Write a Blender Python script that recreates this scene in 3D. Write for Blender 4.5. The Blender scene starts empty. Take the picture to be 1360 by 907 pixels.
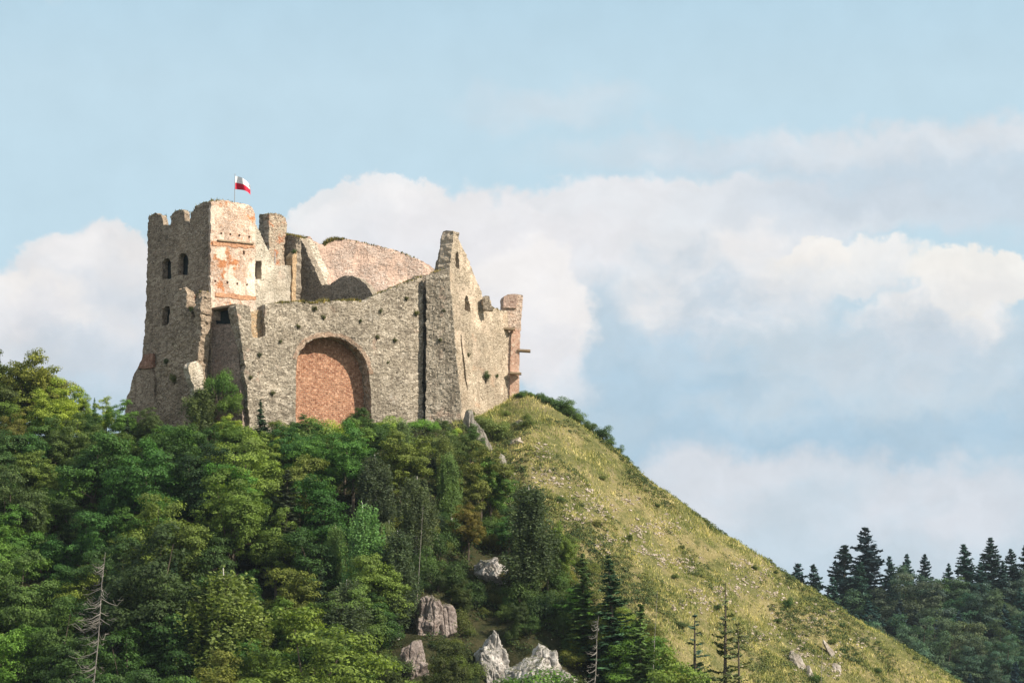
import bpy, math, random
import numpy as np
from mathutils import Vector, noise as mnoise

# ------------------------------------------------------------------ camera
scn = bpy.context.scene
COL = scn.collection
LENS, SENS = 100.0, 36.0
K = SENS / LENS / 1360.0
PITCH = math.atan((1075 - 453.5) * K)
CP, SP = math.cos(PITCH), math.sin(PITCH)
CAMZ = 1.7
cam = bpy.data.cameras.new('camera')
cam.lens = LENS; cam.sensor_width = SENS; cam.sensor_fit = 'HORIZONTAL'
cam.clip_start = 0.5; cam.clip_end = 12000
camo = bpy.data.objects.new('camera', cam); COL.objects.link(camo)
camo.location = (0, 0, CAMZ); camo.rotation_euler = (math.pi / 2 + PITCH, 0, 0)
scn.camera = camo

def ray(px, py):
    x = (px - 680.0) * K; y = (453.5 - py) * K
    return np.array([x, CP - y * SP, SP + y * CP])
def at(px, py, depth):
    r = ray(px, py); p = r * (depth / r[1]); p[2] += CAMZ
    return p
def proj(p):
    x, y, z = p[0], p[1], p[2] - CAMZ
    f = y * CP + z * SP; u = -y * SP + z * CP
    return 680 + x / f / K, 453.5 - u / f / K
def lin(r, g, b):
    return tuple(((c / 255) / 12.92 if c / 255 <= .04045 else ((c / 255 + .055) / 1.055) ** 2.4) for c in (r, g, b))

# ------------------------------------------------------------------ light
EXP = 0.6
SUN_AZ, SUN_EL = math.radians(62), math.radians(38)
sdir = Vector((math.sin(SUN_AZ) * math.cos(SUN_EL), -math.cos(SUN_AZ) * math.cos(SUN_EL), math.sin(SUN_EL)))
sl = bpy.data.lights.new('sun', 'SUN'); sl.energy = 4.8; sl.angle = math.radians(.5); sl.color = (1, .91, .78)
so = bpy.data.objects.new('sun', sl); COL.objects.link(so); so.rotation_euler = sdir.to_track_quat('Z', 'Y').to_euler()
so.location = (200, -100, 200)
vs = scn.view_settings
vs.view_transform = 'Standard'; vs.look = 'None'; vs.exposure = EXP; vs.gamma = 1; vs.use_curve_mapping = False
scn.cycles.max_bounces = 5; scn.cycles.diffuse_bounces = 3; scn.cycles.transmission_bounces = 3
scn.cycles.use_denoising = True

# ------------------------------------------------------------------ node helpers
class G:
    def __init__(s, tree): s.t = tree; s.n = tree.nodes; s.l = tree.links
    def new(s, kind, **kw):
        n = s.n.new(kind)
        for k, v in kw.items(): setattr(n, k, v)
        return n
    def put(s, sock, v):
        if isinstance(v, bpy.types.NodeSocket): s.l.new(v, sock)
        elif isinstance(v, (tuple, list)):
            sock.default_value = tuple(v) if len(sock.default_value) == len(v) else tuple(v) + (1,)
        else: sock.default_value = v
    def m(s, op, a, b=0.0, c=0.0):
        n = s.new('ShaderNodeMath', operation=op)
        s.put(n.inputs[0], a); s.put(n.inputs[1], b); s.put(n.inputs[2], c)
        return n.outputs[0]
    def mr(s, v, a, b, c=0., d=1., kind='SMOOTHSTEP'):
        n = s.new('ShaderNodeMapRange', interpolation_type=kind)
        s.put(n.inputs[0], v); s.put(n.inputs[1], a); s.put(n.inputs[2], b); s.put(n.inputs[3], c); s.put(n.inputs[4], d)
        return n.outputs[0]
    def mix(s, f, a, b, mode='MIX'):
        n = s.new('ShaderNodeMix', data_type='RGBA', blend_type=mode)
        s.put(n.inputs[0], f); s.put(n.inputs[6], a); s.put(n.inputs[7], b)
        return n.outputs[2]
    def noise(s, vec, scale, detail=4, rough=.55, out=0, dist=0.):
        n = s.new('ShaderNodeTexNoise')
        s.put(n.inputs['Vector'], vec); n.inputs['Scale'].default_value = scale
        n.inputs['Detail'].default_value = detail; n.inputs['Roughness'].default_value = rough
        n.inputs['Distortion'].default_value = dist
        return n.outputs[out]
    def voro(s, vec, scale, feature='F1', rnd=1.0):
        n = s.new('ShaderNodeTexVoronoi', feature=feature)
        s.put(n.inputs['Vector'], vec); n.inputs['Scale'].default_value = scale; n.inputs['Randomness'].default_value = rnd
        return n
    def vm(s, op, a, b):
        n = s.new('ShaderNodeVectorMath', operation=op)
        s.put(n.inputs[0], a)
        if op == 'SCALE': s.put(n.inputs['Scale'], b)
        else: s.put(n.inputs[1], b)
        return n.outputs[0]
    def ramp(s, f, stops, kind='LINEAR'):
        n = s.new('ShaderNodeValToRGB'); n.color_ramp.interpolation = kind
        e = n.color_ramp.elements
        while len(e) < len(stops): e.new(.5)
        for q, (p, c) in zip(e, stops): q.position = p; q.color = tuple(c) + (1,)
        s.put(n.inputs[0], f)
        return n.outputs[0]
    def comb(s, x, y, z):
        n = s.new('ShaderNodeCombineXYZ'); s.put(n.inputs[0], x); s.put(n.inputs[1], y); s.put(n.inputs[2], z)
        return n.outputs[0]

# ------------------------------------------------------------------ sky with clouds
W = bpy.data.worlds.new('World'); scn.world = W; W.use_nodes = True
g = G(W.node_tree); W.node_tree.nodes.clear()
STR = 0.1
sky = g.new('ShaderNodeTexSky', sky_type='NISHITA')
sky.sun_disc = False; sky.sun_elevation = SUN_EL; sky.sun_rotation = math.pi - SUN_AZ
sky.air_density = 1.0; sky.dust_density = 2.0; sky.ozone_density = 1.5
tc = g.new('ShaderNodeTexCoord')
sep = g.new('ShaderNodeSeparateXYZ'); g.l.new(tc.outputs['Generated'], sep.inputs[0])
dx, dy, dz = sep.outputs
U0 = g.m('ARCTAN2', dx, dy)                       # azimuth from north, east positive
V0 = g.m('ARCSINE', dz)                           # elevation
def sk(c): return tuple(v / STR / 2 ** EXP for v in lin(*c))
def azel(px, py):
    r = ray(px, py); r = r / np.linalg.norm(r)
    return math.atan2(r[0], r[1]), math.asin(r[2])
uv = g.comb(U0, V0, 0.0)
def warp(scale, detail, amp, seed):
    n = g.noise(g.vm('ADD', uv, (seed, seed * .7, 0)), scale, detail, .58, out=1)
    d = g.vm('SUBTRACT', n, (.5, .5, .5))
    return g.vm('SCALE', d, amp)
w1 = warp(40, 10, .030, 3.1)
w3 = warp(120, 7, .011, 5.5)
w2 = warp(14, 3, .018, 9.7)
wsep = g.new('ShaderNodeSeparateXYZ'); g.l.new(g.vm('ADD', uv, g.vm('ADD', w3, g.vm('ADD', w1, w2))), wsep.inputs[0])
U, V = wsep.outputs[0], wsep.outputs[1]
shade_n = g.noise(uv, 45, 8, .6)
billow = g.noise(g.vm('ADD', g.vm('MULTIPLY', uv, (1, 1.5, 1)), w1), 22, 6, .55)
# haze makes the lower sky pale; the clear sky keeps the Nishita hue
h = g.mr(V0, .02, .42, 0, 1, 'LINEAR')
pale = g.ramp(h, [(0, sk((206, 219, 229))), (.25, sk((188, 211, 226))), (.42, sk((198, 224, 237))), (.58, sk((197, 223, 236))), (.78, sk((172, 208, 228))), (1, sk((150, 196, 225)))])
col = g.mix(g.mr(V0, .30, 1.2, .92, .55, 'LINEAR'), sky.outputs[0], pale)
col = g.mix(g.mr(V0, -.02, .0, 0, 1), sky.outputs[0], col)
# (px, py, rx, ry, softness, top colour, base colour, opacity): where each cloud stands in the sky
WH, CR = (240, 237, 236), (243, 238, 234)
BL, GB = (178, 205, 224), (200, 215, 226)
puff = g.noise(g.vm('ADD', g.vm('MULTIPLY', uv, (1, 1.6, 1)), g.vm('ADD', w1, w3)), 34, 7, .6)
clouds = [
 (1190, 200, 400, 34, .5, (221, 226, 232), (206, 219, 230), .9),
 (740, 140, 120, 26, .70, (214, 224, 232), (205, 220, 231), .55),
 (850, 292, 440, 54, .20, (235, 235, 238), (228, 231, 235), .93),
 (1240, 265, 260, 52, .60, (203, 216, 228), (205, 217, 228), .85),
 (125, 405, 125, 108, .16, (237, 235, 236), (214, 220, 228), .96),
 (150, 335, 52, 46, .13, (240, 237, 236), (224, 227, 232), .8),
 (85, 352, 66, 50, .14, (239, 237, 237), (221, 225, 231), .75),
 (20, 432, 95, 66, .22, (245, 241, 238), (226, 226, 230), .9),
 (110, 505, 160, 52, .6, (203, 214, 225), (199, 212, 224), .75),
 (555, 322, 195, 60, .16, (242, 241, 242), (230, 232, 236), .97),
 (430, 285, 62, 34, .14, (244, 241, 240), (234, 235, 238), .85),
 (535, 276, 66, 34, .14, (243, 241, 241), (234, 235, 238), .85),
 (640, 284, 100, 28, .2, (238, 237, 239), (231, 233, 237), .8),
 (660, 360, 250, 76, .40, (236, 235, 238), (228, 231, 236), .95),
 (1130, 520, 420, 120, .45, GB, (174, 203, 223), .97),
 (850, 455, 110, 95, .35, (192, 211, 225), (181, 207, 225), .92),
 (725, 400, 62, 80, .12, (246, 243, 242), (233, 233, 236), .9),
 (700, 415, 92, 95, .20, (246, 243, 242), (231, 231, 235), .97),
 (740, 500, 42, 42, .55, (236, 235, 238), (222, 227, 234), .75),
 (965, 385, 140, 76, .28, (242, 240, 240), (196, 211, 224), .97),
 (1130, 362, 110, 34, .18, (244, 242, 240), (220, 226, 232), .92),
 (1240, 430, 110, 46, .2, (241, 239, 238), (202, 214, 225), .92),
 (1270, 392, 44, 34, .14, (247, 243, 237), (228, 229, 230), .85),
 (1075, 345, 60, 24, .16, (246, 242, 237), (229, 231, 233), .85),
 (1310, 372, 95, 36, .16, (247, 244, 239), (232, 231, 230), .95),
 (1190, 492, 120, 32, .6, (214, 222, 230), (198, 213, 225), .6),
 (1100, 585, 400, 30, .7, (176, 203, 222), (170, 199, 219), .75),
 (1020, 680, 330, 84, .26, (219, 223, 230), (203, 217, 228), .92),
 (1250, 690, 200, 60, .45, (216, 221, 229), (204, 217, 228), .85),
 (930, 745, 300, 40, .6, (199, 215, 227), (196, 213, 226), .7),
]
for (px, py, rx, ry, soft, hi, lo, op) in clouds:
    a0, e0 = azel(px, py); ax, ay = rx * K * .97, ry * K * .97
    qx = g.m('DIVIDE', g.m('SUBTRACT', U, a0), ax); qy = g.m('DIVIDE', g.m('SUBTRACT', V, e0), ay)
    r = g.m('SQRT', g.m('ADD', g.m('MULTIPLY', qx, qx), g.m('MULTIPLY', qy, qy)))
    al = g.mr(r, 1 + soft, 1 - soft, 0, op)
    t = g.m('ADD', g.m('MULTIPLY', qy, .5), g.m('MULTIPLY', g.m('SUBTRACT', billow, .5), 3.2))
    c = g.mix(1.0, g.mix(g.mr(t, -.75, .55), sk(lo), sk(hi)), g.mr(puff, .34, .66, .945, 1.05, 'LINEAR'), 'MULTIPLY')
    col = g.mix(al, col, c)
for (a0, e0, ax, ay) in ((-1.25, .48, .75, .30), (2.7, .55, .9, .35), (-2.5, .42, .7, .28), (1.45, .62, .5, .22), (-.35, 1.05, .6, .25)):   # unseen clouds added out of frame for more ambient light
    qx = g.m('DIVIDE', g.m('SUBTRACT', U, a0), ax); qy = g.m('DIVIDE', g.m('SUBTRACT', V, e0), ay)
    r = g.m('SQRT', g.m('ADD', g.m('MULTIPLY', qx, qx), g.m('MULTIPLY', qy, qy)))
    col = g.mix(g.mr(g.m('ADD', r, g.m('MULTIPLY', g.m('SUBTRACT', billow, .5), 2.0)), 1.3, .6, 0, .95), col, sk((246, 243, 240)))
col = g.mix(1.0, col, g.mr(shade_n, .25, .75, .965, 1.03, 'LINEAR'), 'MULTIPLY')
bg = g.new('ShaderNodeBackground'); g.put(bg.inputs[0], col); bg.inputs[1].default_value = STR
wo = g.new('ShaderNodeOutputWorld'); g.l.new(bg.outputs[0], wo.inputs[0])

# ------------------------------------------------------------------ mesh helpers
def mesh_np(name, v, f, mats=(), smooth=False, uvs=None):
    """v (n,3); f list of (m,k) arrays"""
    me = bpy.data.meshes.new(name)
    v = np.asarray(v, np.float32)
    fs = [np.asarray(a, np.int32) for a in (f if isinstance(f, list) else [f]) if len(a)]
    me.vertices.add(len(v)); me.vertices.foreach_set('co', v.ravel())
    loops = np.concatenate([a.ravel() for a in fs])
    tot = np.concatenate([np.full(len(a), a.shape[1], np.int32) for a in fs])
    st = np.concatenate([[0], np.cumsum(tot)[:-1]]).astype(np.int32)
    me.loops.add(len(loops)); me.loops.foreach_set('vertex_index', loops)
    me.polygons.add(len(tot)); me.polygons.foreach_set('loop_start', st)
    me.polygons.foreach_set('use_smooth', np.full(len(tot), smooth, bool))
    if uvs is not None:
        l = me.uv_layers.new(name='uv'); l.data.foreach_set('uv', np.asarray(uvs, np.float32)[loops].ravel())
    me.update(calc_edges=True)
    for m in mats: me.materials.append(m)
    return me
def link(name, data, parent=None, loc=None):
    o = bpy.data.objects.new(name, data); COL.objects.link(o)
    if parent is not None: o.parent = parent
    if loc is not None: o.location = loc
    return o
def tag(o, label=None, cat=None, group=None, kind=None):
    if label: o['label'] = label
    if cat: o['category'] = cat
    if group: o['group'] = group
    if kind: o['kind'] = kind
    return o
class MB:
    def __init__(s): s.v = []; s.q = []; s.t = []; s.n = 0
    def add(s, v, q=None, t=None):
        if q is not None and len(q): s.q.append(np.asarray(q) + s.n)
        if t is not None and len(t): s.t.append(np.asarray(t) + s.n)
        s.v.append(np.asarray(v, float)); s.n += len(v)
    def tube(s, pts, rad, sides=6):
        pts = np.asarray(pts, float); n = len(pts)
        if np.isscalar(rad): rad = [rad] * n
        vv = []
        for i in range(n):
            d = pts[min(i + 1, n - 1)] - pts[max(i - 1, 0)]; d /= np.linalg.norm(d) + 1e-9
            a = np.cross(d, (0.3, .9, .2)); a /= np.linalg.norm(a) + 1e-9; b = np.cross(d, a)
            for k in range(sides):
                an = 2 * math.pi * k / sides
                vv.append(pts[i] + rad[i] * (a * math.cos(an) + b * math.sin(an)))
        q = [(i * sides + k, i * sides + (k + 1) % sides, (i + 1) * sides + (k + 1) % sides, (i + 1) * sides + k)
             for i in range(n - 1) for k in range(sides)]
        vv.append(pts[-1]); t = [((n - 1) * sides + k, (n - 1) * sides + (k + 1) % sides, n * sides) for k in range(sides)]
        s.add(vv, q, t)
    def box(s, c, ax, ay, az):
        c, ax, ay, az = map(lambda a: np.asarray(a, float), (c, ax, ay, az))
        v = [c + i * ax + j * ay + k * az for i in (-.5, .5) for j in (-.5, .5) for k in (-.5, .5)]
        s.add(v, [(0, 1, 3, 2), (4, 6, 7, 5), (0, 4, 5, 1), (2, 3, 7, 6), (0, 2, 6, 4), (1, 5, 7, 3)])
    def mesh(s, name, mats, smooth=False):
        return mesh_np(name, np.concatenate(s.v), [np.concatenate(a) for a in (s.q, s.t) if a], mats, smooth)

def vnoise(x, y, seed=0):
    """value noise on numpy arrays, range -1..1"""
    xi = np.floor(x).astype(np.int64); yi = np.floor(y).astype(np.int64); fx = x - xi; fy = y - yi
    def hsh(a, b):
        n = (a * 374761393 + b * 668265263 + seed * 974711) & 0xffffffff
        n = ((n ^ (n >> 13)) * 1274126177) & 0xffffffff
        return ((n ^ (n >> 16)) & 0xffff) / 32767.5 - 1
    sx = fx * fx * (3 - 2 * fx); sy = fy * fy * (3 - 2 * fy)
    return (hsh(xi, yi) * (1 - sx) + hsh(xi + 1, yi) * sx) * (1 - sy) + (hsh(xi, yi + 1) * (1 - sx) + hsh(xi + 1, yi + 1) * sx) * sy

# ------------------------------------------------------------------ materials
def new_mat(name):
    m = bpy.data.materials.new(name); m.use_nodes = True; m.node_tree.nodes.clear()
    return m, G(m.node_tree)
def finish(g, col, rough=.9, bump=None, bdist=.05, bstr=1.0, spec=.2):
    b = g.new('ShaderNodeBsdfPrincipled'); g.put(b.inputs['Base Color'], col); g.put(b.inputs['Roughness'], rough)
    b.inputs['Specular IOR Level'].default_value = spec
    if bump is not None:
        n = g.new('ShaderNodeBump'); n.inputs['Distance'].default_value = bdist; n.inputs['Strength'].default_value = bstr
        g.put(n.inputs['Height'], bump); g.l.new(n.outputs[0], b.inputs['Normal'])
    o = g.new('ShaderNodeOutputMaterial'); g.l.new(b.outputs[0], o.inputs[0])
def stone_mat(name, stones, mortar, stain, scale=3.4, patch=None, patch_cut=(.55, .62), plaster=None, plaster_cut=(.5, .6), tint=(1, 1, 1), flat=1.9, moss=(.13, .12, .055), moss_cut=(.66, .80), pits=True):
    m, g = new_mat(name)
    tc = g.new('ShaderNodeTexCoord'); ob = tc.outputs['Object']
    dis = g.vm('SCALE', g.vm('SUBTRACT', g.noise(ob, 1.7, 3, .6, out=1), (.5, .5, .5)), .28)
    vec = g.vm('MULTIPLY', g.vm('ADD', ob, dis), (1, 1, flat))
    vo = g.voro(vec, scale); ed = g.voro(vec, scale, 'DISTANCE_TO_EDGE')
    s2 = g.new('ShaderNodeSeparateColor'); g.l.new(vo.outputs['Color'], s2.inputs[0])
    c = g.ramp(s2.outputs[0], [(i / (len(stones) - 1), q) for i, q in enumerate(stones)])
    c = g.mix(g.mr(ed.outputs['Distance'], .12, .04), c, mortar)
    crev_shade = g.m('MULTIPLY', g.mr(ed.outputs['Distance'], .10, .02), g.mr(g.noise(ob, 2.6, 4, .7), .44, .56))
    c = g.mix(g.m('MULTIPLY', crev_shade, .75), c, (.06, .05, .04))  # crevice shadow between the stones painted into the colour
    vb = g.voro(g.vm('MULTIPLY', g.vm('ADD', ob, g.vm('SCALE', dis, 1.6)), (1, 1, flat * 1.1)), scale * .42)
    sb = g.new('ShaderNodeSeparateColor'); g.l.new(vb.outputs['Color'], sb.inputs[0])
    c = g.mix(g.m('MULTIPLY', g.m('GREATER_THAN', sb.outputs[1], .62), .7), c, g.ramp(sb.outputs[0], [(0, stones[0]), (.5, stones[1]), (1, stones[2])]))
    sp = g.noise(g.vm('MULTIPLY', ob, (1, 1, 1.8)), 4.2, 3, .7)
    c = g.mix(g.mr(sp, .38, .30, 0, .8), c, (.055, .045, .035))
    c = g.mix(g.mr(sp, .64, .72, 0, .55), c, tuple(min(.8, q * 1.25) for q in stones[2]))
    hgt = g.mr(ed.outputs['Distance'], .0, .16)
    hgt = g.m('ADD', hgt, g.m('MULTIPLY', s2.outputs[1], .7))
    big = g.noise(ob, .33, 5, .62); mid = g.noise(g.vm('ADD', ob, (31, 7, 3)), .9, 5, .65)
    fine = g.noise(ob, 7, 4, .7)
    if patch:
        f = g.mr(g.noise(g.vm('ADD', ob, (5, 11, 2)), .42, 6, .68), *patch_cut)
        c = g.mix(f, c, g.mix(s2.outputs[2], patch[0], patch[1]))
    if plaster:
        f = g.mr(g.noise(g.vm('ADD', ob, (15, 1, 22)), .38, 7, .66), *plaster_cut)
        c = g.mix(f, c, plaster)
        hgt = g.m('MULTIPLY', hgt, g.m('SUBTRACT', 1.0, g.m('MULTIPLY', f, .8)))
    c = g.mix(g.mr(big, .52, .72, 0, .45), c, stain)
    c = g.mix(g.mr(mid, *moss_cut, 0, .5), c, moss)
    # vertical weather streaks
    st = g.noise(g.vm('MULTIPLY', ob, (1, 1, .12)), 1.5, 4, .6)
    c = g.mix(g.mr(st, .52, .70, 0, .42), c, tuple(q * .5 for q in stain))
    c = g.mix(1.0, c, g.mr(fine, .28, .72, .52, 1.36, 'LINEAR'), 'MULTIPLY')
    if pits:
        pv = g.voro(g.vm('MULTIPLY', ob, (1, 1, 1.4)), 1.5)
        ps = g.new('ShaderNodeSeparateColor'); g.l.new(pv.outputs['Color'], ps.inputs[0])
        pit = g.m('MULTIPLY', g.mr(pv.outputs['Distance'], .16, .08), g.m('GREATER_THAN', ps.outputs[0], .55))
        c = g.mix(g.m('MULTIPLY', pit, .8), c, (.05, .045, .035))  # shade within the pits goes into the colour too
        hgt = g.m('SUBTRACT', hgt, g.m('MULTIPLY', pit, 1.5))
    hgt = g.m('ADD', hgt, g.m('MULTIPLY', fine, .6))
    tone = g.noise(g.vm('ADD', ob, (3, 17, 9)), .16, 4, .6)
    c = g.mix(1.0, c, g.mr(tone, .35, .65, .80, 1.14, 'LINEAR'), 'MULTIPLY')
    c = g.mix(1.0, c, tint, 'MULTIPLY')
    finish(g, c, .95, hgt, .04, .75, .1)
    return m
def brick_mat(name, c1, c2, mortar, stain, bw=.34, bh=.13):
    m, g = new_mat(name)
    tc = g.new('ShaderNodeTexCoord'); ob = tc.outputs['Object']
    br = g.new('ShaderNodeTexBrick'); g.put(br.inputs['Vector'], g.vm('ADD', tc.outputs['UV'], g.vm('SCALE', g.vm('SUBTRACT', g.noise(ob, 2.2, 3, .6, out=1), (.5, .5, .5)), .2)))
    br.inputs['Scale'].default_value = 1; br.inputs['Brick Width'].default_value = bw; br.inputs['Row Height'].default_value = bh
    br.inputs['Mortar Size'].default_value = .03; br.inputs['Mortar Smooth'].default_value = .3; br.inputs['Bias'].default_value = -.1
    g.put(br.inputs['Color1'], c1); g.put(br.inputs['Color2'], c2); g.put(br.inputs['Mortar'], mortar)
    c = br.outputs[0]
    c = g.mix(g.mr(g.noise(ob, .6, 6, .7), .50, .66, 0, .5), c, stain)
    blotch = g.noise(ob, 3.2, 4, .7)
    c = g.mix(g.mr(blotch, .54, .62, 0, .8), c, tuple(min(.75, q * 1.45 + .03) for q in stain))
    c = g.mix(g.mr(blotch, .44, .35, 0, .75), c, tuple(q * .45 for q in c1))
    fine = g.noise(ob, 8, 4, .7)
    c = g.mix(1.0, c, g.mr(fine, .2, .8, .75, 1.2, 'LINEAR'), 'MULTIPLY')
    hgt = g.m('ADD', g.m('MULTIPLY', br.outputs[1], -1.0), g.m('ADD', g.m('MULTIPLY', blotch, 1.8), fine))
    finish(g, c, .95, hgt, .05, 1.0, .1)
    return m
M_RUB = stone_mat('rubble_limestone', tint=(.89, .86, .825), patch=((.46, .34, .27), (.52, .42, .34)), patch_cut=(.60, .70), plaster=(.54, .50, .44), plaster_cut=(.58, .68), stones= [(.17, .145, .115), (.38, .335, .27), (.62, .56, .47), (.28, .245, .195), (.50, .445, .36)], mortar=(.40, .355, .285), stain=(.30, .255, .195))
M_GREY = stone_mat('grey_tower_stone', tint=(.86, .83, .79), stones= [(.25, .20, .155), (.46, .375, .29), (.58, .49, .39), (.34, .27, .205), (.48, .375, .285)], mortar=(.43, .345, .27), stain=(.31, .23, .165), patch=((.33, .19, .13), (.38, .24, .17)), patch_cut=(.60, .70))
M_TOWER = stone_mat('pink_plaster_over_brick', [(.50, .30, .19), (.62, .45, .34), (.66, .52, .42), (.55, .36, .25)], (.64, .52, .43), (.56, .40, .30), scale=4.2, patch=((.50, .19, .075), (.58, .27, .13)), patch_cut=(.545, .60), plaster=(.70, .57, .46), plaster_cut=(.50, .58), pits=False, moss_cut=(.72, .85))
M_PINK = stone_mat('pink_ruined_wall', [(.50, .35, .27), (.63, .48, .395), (.68, .555, .47), (.56, .40, .32)], (.62, .49, .41), (.60, .43, .34), scale=3.6, plaster=(.66, .475, .375), plaster_cut=(.46, .58), patch=((.46, .37, .29), (.56, .47, .38)), patch_cut=(.60, .7), pits=False, moss_cut=(.70, .82))
M_BEIGE = stone_mat('beige_plastered_stone', [(.42, .37, .29), (.56, .50, .40), (.60, .53, .43), (.47, .41, .32)], (.54, .48, .38), (.46, .38, .28), scale=3.6, plaster=(.60, .53, .43), plaster_cut=(.46, .58), patch=((.52, .42, .34), (.56, .40, .29)), patch_cut=(.60, .7))
M_GABLE = stone_mat('warm_gable_stone', tint=(.92, .885, .85), stones= [(.36, .30, .225), (.51, .44, .345), (.58, .505, .40), (.43, .36, .275)], mortar=(.50, .43, .335), stain=(.46, .36, .26), scale=3.6, plaster=(.58, .49, .39), plaster_cut=(.50, .60), patch=((.52, .38, .28), (.50, .40, .30)), patch_cut=(.59, .7))
M_DARK = stone_mat('dark_shaded_stone', [(.21, .175, .135), (.34, .285, .22), (.42, .355, .275), (.25, .205, .16)], (.31, .26, .20), (.23, .18, .135))  # darker stone: shade of sides turned from the sun put into its colour
M_BRICK = brick_mat('alcove_brick', (.28, .115, .065), (.48, .235, .135), (.42, .29, .205), (.46, .27, .175), .50, .21)
M_OBRICK = brick_mat('orange_brick', (.50, .19, .085), (.58, .28, .15), (.55, .34, .22), (.56, .29, .16), .30, .10)
M_PBRICK = brick_mat('pale_pink_brick', (.56, .30, .20), (.62, .38, .27), (.60, .44, .35), (.60, .40, .31), .30, .12)
def plain(name, c, rough=.8, var=.25, sc=6, stretch=(1, 1, 1)):
    m, g = new_mat(name); tc = g.new('ShaderNodeTexCoord')
    n = g.noise(g.vm('MULTIPLY', tc.outputs['Object'], stretch), sc, 5, .6)
    finish(g, g.mix(1.0, c, g.mr(n, .25, .75, 1 - var, 1 + var, 'LINEAR'), 'MULTIPLY'), rough, n, .02)
    return m
M_WOOD = plain('weathered_wood', (.28, .21, .14), .9, .4, 9, (.3, 1, 1))
M_TEAL = plain('inner_shade_teal', (.022, .032, .032), .8, .4, 3)  # near-black teal, the shade inside openings given as a colour
M_STEEL = plain('grey_pole_paint', (.30, .31, .32), .5, .1)

def rock_mat(name, light, dark, warm, moss):
    m, g = new_mat(name); tc = g.new('ShaderNodeTexCoord'); ob = tc.outputs['Object']
    a = g.noise(ob, .8, 8, .68, dist=.6); b = g.noise(g.vm('MULTIPLY', ob, (1, 1, .45)), 2.6, 8, .72)
    c = g.mix(g.mr(a, .38, .62), dark, light)
    c = g.mix(g.mr(b, .56, .68, 0, .6), c, warm)
    c = g.mix(g.mr(b, .44, .34, 0, .8), c, tuple(q * .25 for q in dark))
    geo = g.new('ShaderNodeNewGeometry'); s = g.new('ShaderNodeSeparateXYZ'); g.l.new(geo.outputs['Normal'], s.inputs[0])
    mo = g.m('ADD', s.outputs[2], g.m('MULTIPLY', g.m('SUBTRACT', g.noise(ob, 2, 6, .7), .5), 1.3))
    c = g.mix(g.mr(mo, .55, .80, 0, .9), c, moss)
    finish(g, c, .95, g.m('ADD', a, g.m('MULTIPLY', b, .8)), .25, 1.0, .1)
    return m
M_ROCK = rock_mat('pale_limestone_rock', (.58, .54, .50), (.25, .23, .21), (.44, .37, .30), (.07, .075, .03))
M_ROCKR = rock_mat('brownish_rock', (.36, .30, .27), (.15, .12, .105), (.34, .235, .19), (.07, .07, .03))
M_STONE = rock_mat('white_scree_stone', (.60, .51, .43), (.38, .31, .25), (.50, .39, .30), (.16, .14, .07))

M_ROCKW = rock_mat('whitish_slope_rock', (.50, .45, .40), (.27, .23, .19), (.40, .31, .24), (.13, .13, .05))
M_SLAB = rock_mat('grey_slab_rock', (.33, .30, .26), (.19, .17, .145), (.30, .25, .19), (.10, .11, .04))
def ground_mat():
    m, g = new_mat('hill_ground'); tc = g.new('ShaderNodeTexCoord'); ob = tc.outputs['Object']
    a = g.noise(ob, .16, 6, .62); b = g.noise(ob, .9, 6, .7); d = g.noise(ob, 3.5, 5, .7)
    c = g.mix(g.mr(a, .42, .60), (.125, .125, .046), (.24, .20, .09))
    c = g.mix(g.mr(b, .52, .66, 0, .8), c, (.075, .085, .028))
    c = g.mix(g.mr(g.m('ADD', b, g.m('MULTIPLY', d, .5)), .70, .56, 0, .9), c, (.24, .195, .12))
    c = g.mix(g.mr(g.m('ADD', g.m('MULTIPLY', a, .5), d), .90, .98, 0, .9), c, (.42, .37, .30))
    c = g.mix(1.0, c, g.mr(d, .25, .75, .65, 1.3, 'LINEAR'), 'MULTIPLY')
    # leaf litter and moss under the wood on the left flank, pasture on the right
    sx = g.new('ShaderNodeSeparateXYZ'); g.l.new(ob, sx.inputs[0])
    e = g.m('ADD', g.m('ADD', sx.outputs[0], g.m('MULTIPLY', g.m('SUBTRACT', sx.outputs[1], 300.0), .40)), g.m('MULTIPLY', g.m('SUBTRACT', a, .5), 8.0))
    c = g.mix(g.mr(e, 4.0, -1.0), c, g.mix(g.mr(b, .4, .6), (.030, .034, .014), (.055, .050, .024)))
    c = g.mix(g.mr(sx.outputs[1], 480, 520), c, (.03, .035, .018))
    finish(g, c, .95, g.m('ADD', b, g.m('MULTIPLY', d, .6)), .3, 1.0, .05)
    return m
M_GROUND = ground_mat()
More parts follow.
